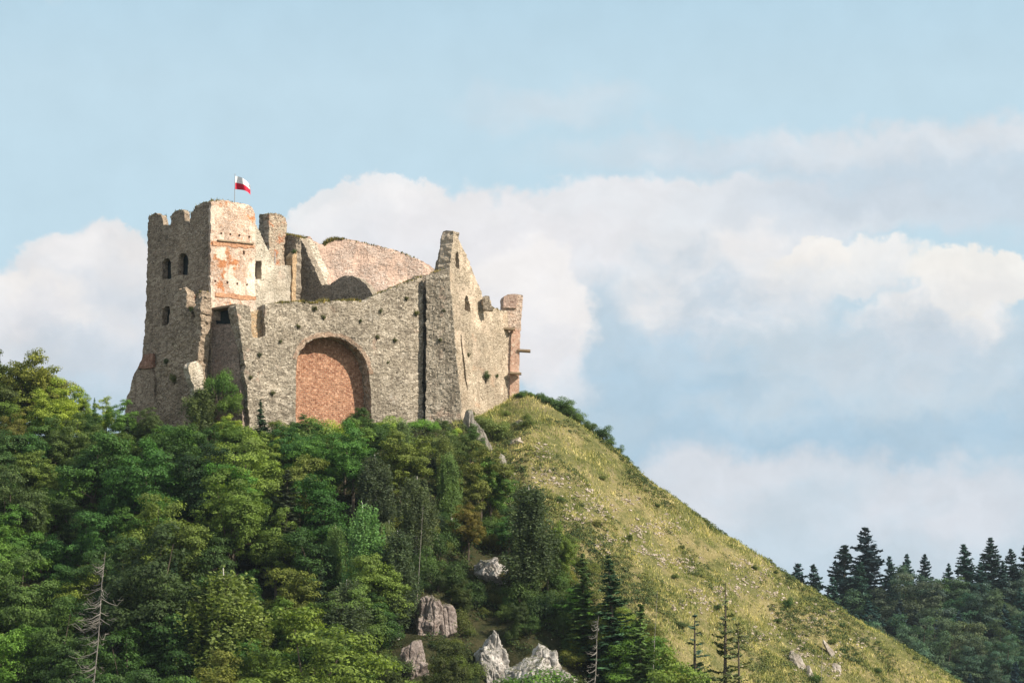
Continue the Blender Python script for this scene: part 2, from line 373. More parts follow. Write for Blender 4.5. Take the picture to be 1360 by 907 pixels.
def leafy_mat(name, stops=None, trans=.3, use_obj=True, scale=.5, var=.35, yellow=.55):
    """foliage: per-leaf and per-clump variation of the tree's own colour"""
    m, g = new_mat(name); tc = g.new('ShaderNodeTexCoord'); geo = g.new('ShaderNodeNewGeometry')
    oi = g.new('ShaderNodeObjectInfo'); rnd = geo.outputs['Random Per Island']
    n = g.noise(g.vm('ADD', tc.outputs['Object'], g.comb(g.m('MULTIPLY', oi.outputs['Random'], 50.0), 0.0, 0.0)), scale, 4, .6)
    if use_obj: base = oi.outputs['Color']
    else: base = g.ramp(g.m('ADD', g.m('MULTIPLY', n, .9), g.m('MULTIPLY', g.m('SUBTRACT', rnd, .5), .35)), stops)
    f = g.m('MULTIPLY', g.mr(rnd, 0, 1, 1 - var, 1 + var, 'LINEAR'), g.mr(n, .3, .7, .72, 1.28, 'LINEAR'))
    c = g.mix(1.0, base, f, 'MULTIPLY')
    # some leaves turn yellower
    c = g.mix(g.mr(g.m('ADD', n, g.m('MULTIPLY', rnd, .4)),   .70, .98, 0, yellow), c, g.mix(1.0, c, (1.3, 1.2, .6), 'MULTIPLY'))
    d = g.new('ShaderNodeBsdfPrincipled'); g.put(d.inputs['Base Color'], c); d.inputs['Roughness'].default_value = .6
    d.inputs['Specular IOR Level'].default_value = .18
    t = g.new('ShaderNodeBsdfTranslucent'); g.put(t.inputs[0], g.mix(1.0, c, (1.25, 1.3, .7), 'MULTIPLY'))
    mx = g.new('ShaderNodeMixShader'); mx.inputs[0].default_value = trans
    g.l.new(d.outputs[0], mx.inputs[1]); g.l.new(t.outputs[0], mx.inputs[2])
    o = g.new('ShaderNodeOutputMaterial'); g.l.new(mx.outputs[0], o.inputs[0])
    return m
M_LEAF = leafy_mat('leaves', trans=.36, yellow=.28)
M_NEEDLE = leafy_mat('needles', trans=.12, yellow=.15)
M_GRASS = leafy_mat('dry_grass', [(.28, (.14, .19, .046)), (.42, (.26, .285, .078)), (.55, (.42, .38, .13)), (.72, (.60, .50, .25))], .25, False, .30, .4, 0)
M_TOPGRASS = leafy_mat('wall_grass', [(.3, (.10, .105, .03)), (.5, (.17, .15, .05)), (.7, (.24, .18, .07))], .25, False, .5, .3)
M_HERB = leafy_mat('low_herbs', [(.3, (.055, .088, .028)), (.5, (.105, .13, .042)), (.7, (.17, .17, .06))], .2, False, .3, .35)
M_BARK = plain('bark', (.10, .08, .06), .95, .4, 4, (1, 1, .3))
M_DEADW = plain('dead_grey_wood', (.23, .21, .18), .9, .25, 4, (1, 1, .3))
def birch_bark():
    m, g = new_mat('white_birch_bark'); tc = g.new('ShaderNodeTexCoord')
    n = g.noise(g.vm('MULTIPLY', tc.outputs['Object'], (1, 1, 3)), 1.6, 5, .7)
    finish(g, g.mix(g.mr(n, .50, .62), (.58, .55, .50), (.10, .09, .08)), .8, n, .02)
    return m
M_BIRCH = birch_bark()

# ------------------------------------------------------------------ terrain
def px2x(px, d): return at(px, 600, d)[0]
RP = [(-500, 700), (-200, 640), (0, 590), (100, 585), (170, 572), (300, 575), (400, 575), (500, 572), (560, 572), (620, 560), (655, 545), (683, 528), (700, 526), (730, 538), (760, 556),
      (800, 588), (840, 620), (870, 645), (920, 682), (1000, 735), (1060, 774), (1100, 799), (1150, 832), (1200, 860), (1280, 909), (1400, 990), (1700, 1050)]
YR_L, YR_R = 303.0, 321.0
def sstep(x, a, b):
    t = np.clip((x - a) / (b - a), 0, 1); return t * t * (3 - 2 * t)
def yr_of(x): return YR_L + (YR_R - YR_L) * sstep(x, px2x(560, 310), px2x(690, 320))
RX, RZ = [], []
for px, py in RP:
    d = 312.0
    for _ in range(8): d = float(yr_of(np.array(px2x(px, d))))
    p = at(px, py, d); RX.append(p[0]); RZ.append(p[2])
RX, RZ = np.array(RX), np.array(RZ)
def H(x, y):
    x = np.asarray(x, float); y = np.asarray(y, float)
    rg = np.interp(x, RX, RZ); yr = yr_of(x)
    d = np.maximum(0, yr - y); S = .62 + .16 * (1 - sstep(x, -18, 6))
    z = rg - S * (np.sqrt(d * d + 6) - 2.45)
    plate = 4 + 28 * (1 - sstep(x, -2, 14)) * sstep(x, -60, -42)
    e = np.maximum(0, y - yr - plate)
    z = z - .55 * (np.sqrt(e * e + 6) - 2.45)
    amp = np.clip(np.maximum(d, e) / 3, .12, 1)
    z = z + amp * (.70 * vnoise(x / 7, y / 7, 1) + .42 * vnoise(x / 2.6, y / 2.6, 2) + .12 * vnoise(x / 1.1, y / 1.1, 3))
    far = 58 * sstep(y, 500, 740) * sstep(x, 20, 110) + 3 * vnoise(x / 60, y / 60, 5)
    base = np.maximum(far, -1.5 + .4 * vnoise(x / 40, y / 40, 6))
    return np.maximum(z, base)
xs = np.unique(np.concatenate([np.linspace(-6000, -400, 24), np.linspace(-400, -95, 50), np.arange(-95, 72, .75), np.linspace(72, 400, 60), np.linspace(400, 6000, 24)]))
ys = np.unique(np.concatenate([np.linspace(-800, 210, 50), np.arange(210, 365, .75), np.linspace(365, 900, 80), np.linspace(900, 9000, 30)]))
gx, gy = np.meshgrid(xs, ys)
gz = H(gx, gy)
nx, ny = len(xs), len(ys)
i = (np.arange(ny - 1)[:, None] * nx + np.arange(nx - 1)[None]).ravel()
tq = np.stack([i, i + 1, i + nx + 1, i + nx], 1)
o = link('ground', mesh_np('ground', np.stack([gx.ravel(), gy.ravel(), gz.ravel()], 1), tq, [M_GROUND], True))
tag(o, 'steep hill of dry grass and soil under the castle', 'hillside', kind='structure')

def hit(px, py, d0=225., d1=345., step=.25):
    """point of the hillside seen in this direction"""
    r = ray(px, py); ds = np.arange(d0, d1, step); k = ds / r[1]
    X, Y, Z = r[0] * k, ds, r[2] * k + CAMZ
    b = Z <= H(X, Y)
    j = int(np.argmax(b)) if b.any() else None
    if j is None: return None
    return np.array([X[j], Y[j], float(H(X[j], Y[j]))])

# ------------------------------------------------------------------ castle
CORG = np.array([-20.0, 312.0, float(at(440, 572, 306)[2])])
castle = link('castle_ruin', None, None, CORG)
tag(castle, 'roofless stone castle ruin with a square tower standing on the hilltop', 'castle')
class Plane:
    def __init__(s, px, depth, ang, off=0.0):
        a = math.radians(ang); s.t = np.array([math.cos(a), math.sin(a), 0]); s.n = np.array([math.sin(a), -math.cos(a), 0])
        s.A = at(px, 453.5, depth); s.A[2] = 0; s.A = s.A + s.n * off
    def hit(s, px, py):
        r = ray(px, py); k = (s.A @ s.n) / (r @ s.n) if abs(r @ s.n) > 1e-6 else 0
        p = r * k; p[2] += CAMZ
        return p
    def uv(s, px, py):
        p = s.hit(px, py); return ((p - s.A) @ s.t, p[2])
    def pt(s, u, v): return s.A + s.t * u + np.array([0, 0, v])
    def depth(s, px, py=453.5): return s.hit(px, py)[1]
def inpoly(X, Y, P):
    r = np.zeros(X.shape, bool); n = len(P)
    for i in range(n):
        x1, y1 = P[i]; x2, y2 = P[(i + 1) % n]
        if y1 == y2: continue
        c = ((y1 > Y) != (y2 > Y)) & (X < (x2 - x1) * (Y - y1) / (y2 - y1) + x1); r ^= c
    return r
def roughen(P, amp, rng, stepl=.3):
    out = []
    n = len(P)
    for i in range(n):
        a = np.array(P[i]); b = np.array(P[(i + 1) % n]); L = np.linalg.norm(b - a); k = max(1, int(L / stepl))
        for j in range(k):
            q = a + (b - a) * j / k
            s = amp if j else amp * .4
            out.append(q + rng.normal(0, s, 2) * .6 + s * .6 * np.array([vnoise(np.array(q[0] * 1.3 + 7), np.array(q[1] * 1.3), 4), vnoise(np.array(q[0] * 1.3), np.array(q[1] * 1.3 + 3), 8)]))
    return np.array(out)
def smooth_noise(P, s):
    return np.array([mnoise.noise(Vector(p * s)) for p in P])
def wall(name, pl, outline, thick, mat, parent=castle, holes=(), cell=.15, rag=.11, rough=.07, big=.10, seed=1, uvpoly=False):
    rng = np.random.default_rng(seed)
    P = [tuple(p) if uvpoly else pl.uv(*p) for p in outline]
    P = roughen(P, rag, rng) if rag else np.array(P)
    HS = [roughen([pl.uv(*p) for p in h], rag * .45, rng, .25) for h in holes]
    u0, v0 = P.min(0) - cell; u1, v1 = P.max(0) + cell
    nu, nv = int((u1 - u0) / cell) + 1, int((v1 - v0) / cell) + 1
    uc = u0 + (np.arange(nu) + .5) * cell; vc = v0 + (np.arange(nv) + .5) * cell
    UU, VV = np.meshgrid(uc, vc, indexing='ij')
    mask = inpoly(UU, VV, P)
    for h in HS: mask &= ~inpoly(UU, VV, h)
    pad = np.pad(mask, 1)
    node = pad[:-1, :-1].astype(int) + pad[1:, :-1] + pad[:-1, 1:] + pad[1:, 1:]
    used = node > 0; bnd = used & (node < 4)
    idx = -np.ones(used.shape, int); idx[used] = np.arange(used.sum())
    iu, iv = np.nonzero(used)
    uvn = np.stack([u0 + iu * cell, v0 + iv * cell], 1)
    isb = bnd[iu, iv]
    segs = []
    for Q in [P] + HS:
        segs.append(np.concatenate([Q, np.roll(Q, -1, 0)], 1))
    S = np.concatenate(segs); A_, B_ = S[:, :2], S[:, 2:]; D_ = B_ - A_; L2 = (D_ ** 2).sum(1) + 1e-9
    bi = np.nonzero(isb)[0]
    for ch in np.array_split(bi, max(1, len(bi) // 400 + 1)):
        q = uvn[ch]; t = np.clip(((q[:, None] - A_[None]) * D_[None]).sum(2) / L2[None], 0, 1)
        c = A_[None] + t[..., None] * D_[None]; d2 = ((q[:, None] - c) ** 2).sum(2); j = d2.argmin(1)
        near = c[np.arange(len(ch)), j]; ok = d2[np.arange(len(ch)), j] < (cell * .95) ** 2
        uvn[ch[ok]] = near[ok]
    N = len(uvn)
    base = pl.A[None] + uvn[:, :1] * pl.t[None] + np.stack([np.zeros(N), np.zeros(N), uvn[:, 1]], 1)
    dsp = big * smooth_noise(base, .45) + rough * .45 * smooth_noise(base + 40, 2.2) + rough * .8 * smooth_noise(base + 80, 5.5)
    front = base + pl.n[None] * dsp[:, None]
    back = base - pl.n[None] * thick
    ci, cj = np.nonzero(mask)
    a, b, c, d = idx[ci, cj], idx[ci + 1, cj], idx[ci + 1, cj + 1], idx[ci, cj + 1]
    qf = np.stack([a, b, c, d], 1); qb = qf[:, ::-1] + N
    V_ = [front, back]; Q_ = [qf, qb]; UVs = [uvn, uvn]
    nseg = max(1, int(thick / .35))
    cnt = 2 * N
    layer = [np.arange(N)]
    for k in range(1, nseg):
        m_ = -np.ones(N, int); m_[bi] = cnt + np.arange(len(bi)); cnt += len(bi)
        p = base[bi] - pl.n[None] * thick * k / nseg
        jit = np.stack([smooth_noise(p + 11, 2.4), smooth_noise(p + 23, 2.4), smooth_noise(p + 37, 2.4)], 1) * rough * 1.6
        V_.append(p + jit); UVs.append(uvn[bi] + np.array([thick * k / nseg, 0])); layer.append(m_)
    layer.append(np.arange(N) + N)
    def edge(sel, n0, n1):
        i, j = np.nonzero(sel)
        e0 = idx[i + n0[0], j + n0[1]]; e1 = idx[i + n1[0], j + n1[1]]
        for k in range(nseg):
            Q_.append(np.stack([layer[k][e1], layer[k][e0], layer[k + 1][e0], layer[k + 1][e1]], 1))
    edge(mask & ~pad[1:-1, :-2], (0, 0), (1, 0))
    edge(mask & ~pad[1:-1, 2:], (1, 1), (0, 1))
    edge(mask & ~pad[:-2, 1:-1], (0, 1), (0, 0))
    edge(mask & ~pad[2:, 1:-1], (1, 0), (1, 1))
    V_ = np.concatenate(V_)
    porg = CORG
    me = mesh_np(name, V_ - porg, np.concatenate(Q_), [mat], False, np.concatenate(UVs))
    o = link(name, me, parent)
    return o
def rect(x0, y0, x1, y1): return [(x0, y0), (x1, y0), (x1, y1), (x0, y1)]
def arch(cx, y_spring, hw, hh, yb, n=10, lean=0):
    p = [(cx - hw, yb)]
    for i in range(n + 1):
        a = math.pi - math.pi * i / n; p.append((cx + hw * math.cos(a), y_spring - hh * math.sin(a)))
    p.append((cx + hw, yb)); return p

# plan of the ruin
FRONT = Plane(322, 299.0, 30)
TD = 301.8
TL = Plane(280, TD, -45)           # shaded tower face, receding to the left
TR = Plane(280, TD, 45, .07)            # sunlit tower face
dF = FRONT.depth(563)
# --- tower
tower = wall('tower', TL, [(197, 287), (204, 284), (213, 285), (217, 299), (226, 300), (228, 285), (236, 279), (244, 280), (246, 296), (252, 297), (254, 284), (260, 274), (270, 269), (280, 267), (280, 600), (180, 600), (190, 470), (194, 400), (196, 330)],
             .75, M_GREY, holes=[arch(221.5, 351, 6, 8, 371), arch(243, 346, 6.5, 10, 366), [(215, 420), (216, 411), (220, 406), (225, 407), (226, 415), (224, 428), (219, 434), (214, 432)]], seed=3, rough=.12)
tag(tower, 'square corner tower with broken battlements')
trw = wall('tower_wall', TR, [(280, 268), (287, 267), (296, 266), (306, 268), (316, 269), (327, 271), (334, 275), (338.5, 284), (339.5, 300), (339.5, 320), (339, 432), (312, 428), (281, 424), (279.8, 420), (279.8, 268)], .34, M_TOWER, tower,
     holes=[rect(292.7, 308.5, 295.2, 311.5), rect(304.8, 310, 307.3, 313), rect(316.8, 311.3, 319.3, 314.3), rect(329.8, 313.2, 332.3, 316.2), rect(322.5, 333, 325.5, 338),
            rect(284.8, 372, 287.3, 375), rect(300.8, 373.8, 303.3, 376.8), rect(314, 375.4, 316.5, 378.4), rect(327, 376.6, 329.5, 379.6)], cell=.105, rough=.05, big=.05, rag=.09, seed=4)
wall('hole_backing', Plane(280, TD, 45, -.36), [(292, 275), (336, 285), (336, 420), (292, 415)], .9, M_DARK, tower, cell=.3, seed=41)  # dark backing added so the putlog holes read as shaded
tag(trw, 'sunlit tower face of pink plaster and brick')
TRo = Plane(280, TD, 45, .13)
wall('brick_band', TRo, [(283, 320), (292, 320.5), (310, 322), (338, 325.5), (338, 330), (326, 329.8), (318, 327.5), (308, 329), (296, 325.5), (290, 327.5), (283, 326)], .3, M_OBRICK, tower, cell=.1, rag=.12, rough=.03, big=.0, seed=5)
wall('brick_band', TRo, [(286, 388.5), (312, 390.5), (340.5, 394), (340.5, 399), (322, 398.5), (300, 395), (286, 393.5)], .3, M_OBRICK, tower, cell=.1, rag=.08, rough=.03, big=.0, seed=6)
wall('timber_ledge', Plane(280, TD, 45, .30), [(290, 317.8), (338, 322.6), (338, 324.4), (290, 319.6)], .4, M_WOOD, tower, cell=.1, rag=.02, rough=.02, big=0, seed=7)
# hidden walls closing the tower behind, and unseen slabs added to keep its inside dark
def uvr(u0, u1, v0, v1): return [(u0, v0), (u1, v0), (u1, v1), (u0, v1)]
zt = TL.uv(236, 279)[1]; zb = CORG[2] - 3
uL = TL.uv(197, 300)[0]; uR = TR.uv(338, 300)[0]
c0 = TL.pt(uL, 0)
pB = Plane(280, TD, 45); pB.A = c0 + TL.t * 1.2; pB.A[2] = 0
wall('tower_back_wall', pB, uvr(.3, uR, zb, zt - 1.6), 1.2, M_GREY, tower, cell=.5, rag=.1, uvpoly=True)
pC = Plane(280, TD, -45); pC.A = TR.pt(uR, 0) - TL.n * 0.0 - TR.t * .2
wall('tower_back_wall', pC, uvr(uL + .5, -1.4, zb, zt - 1.6), 1.2, M_GREY, tower, cell=.5, rag=.1, uvpoly=True)
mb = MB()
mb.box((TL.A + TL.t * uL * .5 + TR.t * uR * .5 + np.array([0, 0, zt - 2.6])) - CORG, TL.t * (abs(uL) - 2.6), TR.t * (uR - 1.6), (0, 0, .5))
link('light_block_slab', mb.mesh('light_block_slab', [M_DARK]), tower); mb = MB()
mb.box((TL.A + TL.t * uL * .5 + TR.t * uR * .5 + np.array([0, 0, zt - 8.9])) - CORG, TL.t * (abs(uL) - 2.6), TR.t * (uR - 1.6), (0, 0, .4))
link('light_block_slab', mb.mesh('light_block_slab', [M_DARK]), tower)
# --- lower outer wall on the left
LL = Plane(267, 299.9, -45)
low = wall('broken_outer_wall', LL, [(231, 398), (236, 384), (243, 383), (248, 388), (249.5, 400), (249, 409), (253, 413), (258, 412), (261, 405), (262, 392), (264, 386), (267, 386), (267.5, 410), (266, 440), (264, 470), (262, 490), (266, 560), (262, 620), (200, 620), (203, 540), (212, 520), (206, 490), (222, 470), (226, 440), (224, 420)],
     1.35, M_GREY, holes=[rect(255, 414, 259.5, 421.5)], rough=.17, big=.3, rag=.16, seed=8)
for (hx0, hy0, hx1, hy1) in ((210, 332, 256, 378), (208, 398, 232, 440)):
    wall('opening_shade_sheet', Plane(280, TD, -45, -1.0), rect(hx0, hy0, hx1, hy1), .2, M_TEAL, tower, rag=0, big=0, rough=0, cell=.4)  # near-black sheets stand in for the shade behind the tower windows
tag(low, 'broken outer wall with a sunlit ragged edge')
wall('wall_stub', Plane(251, 298.6, 38), [(250, 488), (254, 481), (262, 479), (267, 486), (271, 500), (270, 512), (280, 530), (275, 570), (262, 560), (258, 515), (252, 503)], .9, M_BEIGE, rough=.14, rag=.1, seed=9)
bt = wall('raking_buttress', Plane(200, 308.6, -40), [(190, 470), (196, 468), (203, 470), (205, 500), (205, 600), (160, 600), (168, 530), (174, 510), (181, 492), (184, 488)], 1.2, M_GREY, rough=.10, rag=.08, seed=10)
wall('brick_facing', Plane(200, 308.6, -40, .22), [(191, 471), (202.5, 469), (203, 488), (183, 489.5)], .4, brick_mat('brown_brick', (.30, .13, .08), (.36, .18, .11), (.34, .22, .16), (.33, .19, .14)), bt, cell=.14, rag=.08, seed=11)
# --- front wall with the bricked arch
AR = [(393, 600)] + [(393, 492), (394.5, 478), (399, 466), (406, 456.5), (416, 450.5), (428, 447.5), (440, 447), (452, 449), (463, 454), (473, 461.5), (481, 471), (487, 483), (490.5, 497), (492, 515), (493, 540), (493, 600)]
fw = wall('front_wall', FRONT, [(313, 406), (318, 404), (326, 405), (333, 408), (334.5, 447), (344, 448), (352.5, 446), (351, 424), (351.5, 405), (362, 403), (380, 402), (400, 401), (430, 401), (460, 400), (480, 399.5), (491, 397), (500, 391), (520, 383), (545, 373), (556, 368.5), (561.5, 367), (562.5, 430), (561.5, 500), (561, 640), (336, 640), (328, 520), (322, 460)],
          2.0, M_RUB, holes=[AR], rough=.11, big=.14, rag=.10, seed=12)
tag(fw, 'curtain wall of rubble with a big blocked arch')
wall('brick_infill', Plane(322, 299, 30, -1.75), [(380, 640), (380, 440), (505, 440), (505, 640)], .6, M_BRICK, fw, rag=0, rough=.05, big=.06, seed=13)
def off_arch(d):
    return [(442.5 + (x - 442.5) * (1 + d / 50), 500 + (y - 500) * (1 + d / 53)) for x, y in AR[2:-3]]
wall('arch_ring', Plane(322, 299, 30, .05), off_arch(.6) + off_arch(6.0)[::-1], .35, stone_mat('arch_ring_stone', [(.34, .24, .18), (.50, .39, .31), (.58, .48, .39), (.44, .31, .24)], (.42, .34, .27), (.36, .27, .20), scale=3.0, tint=(.86, .80, .74)), fw, cell=.12, rag=.10, rough=.06, big=.12, seed=14)
# notch at the left end of the front wall: an orange brick niche
wall('niche_wall', Plane(322, 299, 30, -.8), [(330, 414), (346, 412), (362, 413), (362, 456), (330, 456)], .5, stone_mat('ochre_niche_stone', [(.46, .33, .19), (.56, .44, .30), (.50, .30, .15)], (.52, .40, .27), (.44, .27, .14), scale=3), fw, rag=.05, seed=15)
# left return of the front wall and the recess with its plank-roofed dark opening
uc = FRONT.uv(322, 450)[0]
RET = Plane(322, 299, -33); RET.A = FRONT.pt(FRONT.uv(322, 450)[0], 0) - FRONT.n * 1.15
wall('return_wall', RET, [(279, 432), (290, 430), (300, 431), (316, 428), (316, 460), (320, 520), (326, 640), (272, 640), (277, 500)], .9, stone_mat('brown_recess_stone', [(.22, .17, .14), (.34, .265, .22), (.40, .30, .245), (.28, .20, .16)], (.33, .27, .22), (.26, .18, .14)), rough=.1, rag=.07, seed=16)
RETB = Plane(322, 299, -33); RETB.A = RET.A - RET.n * 1.0
sh = wall('opening_shade_wall', RETB, [(276, 408), (318, 404), (318, 440), (276, 440)], .2, M_TEAL, rag=0, rough=.02, big=0, cell=.3, seed=17)  # near-black back of the opening, its inner shade put into the colour
ra, rb = RET.hit(276, 413.5) + RET.n * .3, RET.hit(315.5, 406.5) + RET.n * .3
mb = MB(); back = -RET.n * 1.7
vt = np.array([ra, rb, rb + back, ra + back, ra + (0, 0, .22), rb + (0, 0, .22), rb + back + (0, 0, .35), ra + back + (0, 0, .35)]) - CORG
mb.add(vt, [(0, 3, 2, 1), (4, 5, 6, 7), (0, 1, 5, 4), (1, 2, 6, 5), (2, 3, 7, 6), (3, 0, 4, 7)])
link('shelter_roof', mb.mesh('shelter_roof', [M_WOOD]), sh)
# --- inner wall right of the tower
INN = Plane(280, TD, 45, -1.2)
inn = wall('inner_wall', INN, [(332, 290), (341, 300), (347, 313), (354, 328), (361, 342), (366, 352), (372, 354), (380, 352), (387, 353), (388.5, 353), (388.5, 480), (332, 480)], .9, M_BEIGE, holes=[rect(338.6, 346.5, 347.3, 371)], rough=.06, rag=.08, seed=18)
wall('brick_jamb', Plane(280, TD, 45, -1.0), [(388.6, 340), (392, 335), (394.3, 334), (394, 360), (393, 402), (393, 470), (387, 470), (387.5, 400), (388.5, 372)], 1.1, brick_mat('ochre_brick', (.46, .28, .14), (.54, .36, .20), (.50, .38, .25), (.50, .36, .22)), inn, cell=.12, rag=.06, seed=19)
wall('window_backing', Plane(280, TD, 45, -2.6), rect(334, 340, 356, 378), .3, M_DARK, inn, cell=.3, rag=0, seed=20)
mb = MB()
p0 = INN.hit(369, 352) + INN.n * -.5
mb.tube([p0 - CORG + (0, 0, -.3), p0 - CORG + (0, 0, 1.6)], .06, 6)
link('iron_post', mb.mesh('iron_post', [M_STEEL]), inn)
# --- turret stump and shaded wall behind the inner wall
TU = Plane(357.5, 317.5, -45); TV = Plane(357.5, 317.5, 45)
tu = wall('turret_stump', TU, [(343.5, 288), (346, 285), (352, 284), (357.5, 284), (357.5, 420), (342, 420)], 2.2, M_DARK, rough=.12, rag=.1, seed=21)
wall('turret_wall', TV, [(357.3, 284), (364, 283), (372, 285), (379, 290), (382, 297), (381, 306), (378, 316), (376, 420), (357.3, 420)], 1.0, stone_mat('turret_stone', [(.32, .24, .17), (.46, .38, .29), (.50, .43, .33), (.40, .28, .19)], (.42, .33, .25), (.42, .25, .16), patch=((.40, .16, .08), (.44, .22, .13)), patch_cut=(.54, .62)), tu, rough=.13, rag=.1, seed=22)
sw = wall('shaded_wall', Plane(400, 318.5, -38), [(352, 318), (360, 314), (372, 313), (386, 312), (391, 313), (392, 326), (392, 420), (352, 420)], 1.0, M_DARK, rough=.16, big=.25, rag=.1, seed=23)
# --- cross wall with the broken vault, in shade
CR_ = Plane(430, 319.5, -36)
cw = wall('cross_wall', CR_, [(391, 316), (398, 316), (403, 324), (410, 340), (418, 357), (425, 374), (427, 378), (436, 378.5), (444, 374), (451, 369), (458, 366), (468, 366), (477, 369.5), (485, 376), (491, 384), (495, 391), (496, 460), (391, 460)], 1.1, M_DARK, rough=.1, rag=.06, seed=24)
tag(cw, 'shaded cross wall with a rounded vault remnant')
wall('sloping_wall', Plane(399, 322.2, 40), [(396, 314), (404, 315), (412, 318), (420, 325), (426, 338), (432, 352), (436, 363), (434, 373), (436, 400), (396, 400)], 1.2, M_BEIGE, rough=.15, big=.2, rag=.12, seed=25)
# --- pink rear wall
RW = Plane(430, 327.5, 20)
wall('rear_wall', RW, [(408, 313), (416, 320), (424, 324), (431, 326), (436, 321), (446, 317.5), (458, 317), (470, 319), (482, 322), (495, 325.5), (510, 329), (524, 332), (536, 336), (543, 341), (552, 343), (562, 347), (570, 352), (577, 358), (580, 420), (408, 420)], 1.3, M_PINK, rough=.09, big=.18, rag=.10, seed=26)
# --- gable block
BU = Plane(565, dF - .8, 0)
bu = wall('gable_buttress', BU, [(566, 366), (572, 362), (580, 361), (591, 357), (596, 357), (599, 390), (602, 430), (606, 480), (611, 530), (613, 600), (613, 650), (564, 650), (565, 556), (566.5, 450)], 3.6, M_RUB, rough=.11, big=.15, rag=.07, seed=27)
GA = Plane(597, dF + .5, 60)
ga = wall('gable_wall', GA, [(603, 307), (607, 313), (612, 323), (617, 334), (622, 345), (627, 356), (631, 367), (636, 379), (640, 388), (641.5, 395), (650, 398), (653, 406), (660, 411), (667, 413), (674, 414), (677, 440), (680, 490), (684, 530), (686, 600), (597, 640), (597, 360), (600, 330)],
     1.5, M_GABLE, holes=[[(605.8, 355), (605.8, 337), (607.3, 332.5), (609, 335), (610.8, 345), (611, 357)], [(617.3, 412), (616.8, 397), (618.6, 391.5), (621, 394), (623.2, 404), (625, 414.5)], [(611, 445), (612.5, 444), (615.5, 470), (619, 495), (622.5, 518), (621, 519), (616.6, 496), (613, 470)]], rough=.10, big=.16, rag=.09, seed=28)
tag(ga, 'gable wall with two slit windows')
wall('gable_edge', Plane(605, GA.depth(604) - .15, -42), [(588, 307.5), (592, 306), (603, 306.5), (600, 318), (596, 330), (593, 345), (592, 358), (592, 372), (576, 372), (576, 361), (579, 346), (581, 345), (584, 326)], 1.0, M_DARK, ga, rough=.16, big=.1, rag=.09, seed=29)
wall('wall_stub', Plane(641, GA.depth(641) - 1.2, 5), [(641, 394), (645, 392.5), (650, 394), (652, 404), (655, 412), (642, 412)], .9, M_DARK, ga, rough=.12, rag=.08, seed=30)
wall('gap_back', Plane(563, dF + 1.7, 5), [(548, 366), (580, 364), (580, 640), (548, 640)], .8, M_DARK, bu, rag=.05, seed=34)  # dark backing closes the gap; its shade is put into the stone colour
# --- end turret of brick on the right
EB = Plane(668, GA.depth(676) - 0.3, 12)
et = wall('end_turret', EB, [(669, 394), (673, 391.5), (684, 391), (694.5, 392), (694, 408), (692, 430), (690, 470), (689.5, 540), (673, 540), (673, 413), (667.5, 412)], 1.6, stone_mat('brick_and_stone_pier', [(.46, .33, .25), (.56, .43, .34), (.60, .49, .40), (.50, .36, .28)], (.56, .46, .38), (.50, .36, .28), scale=3.2, pits=False), rough=.08, rag=.06, cell=.12, seed=31)
wall('pier_facing', Plane(668, GA.depth(676) - 0.3, 12, .2), [(680, 437), (691, 437), (689.5, 470), (688.5, 540), (677, 540), (678, 480)], .4, M_PBRICK, et, rag=.05, rough=.04, cell=.12, seed=32)
wall('brick_cap', Plane(668, GA.depth(676) - 0.3, 12, .25), [(669.5, 394), (674, 391), (684, 390.4), (688, 391), (686, 409), (668, 408.5)], .5, brick_mat('red_grey_brick', (.34, .19, .14), (.44, .28, .21), (.50, .42, .35), (.46, .33, .27)), et, rag=.05, rough=.04, cell=.12, seed=33)
def beam(px0, px1, py, h, depth, dd=1.2):
    mb = MB(); a, b = at(px0, py, depth), at(px1, py + 1, depth)
    mb.box((a + b) / 2 - CORG, b - a, (0, dd, 0), (0, 0, h)); link('timber_beam', mb.mesh('timber_beam', [M_WOOD]), et)
dE = EB.depth(680)
beam(669, 684, 436.5, .24, dE - .75, .9); beam(688, 704.5, 465.5, .2, dE + .3); beam(677, 692.5, 495.5, .2, dE - .7, .9)

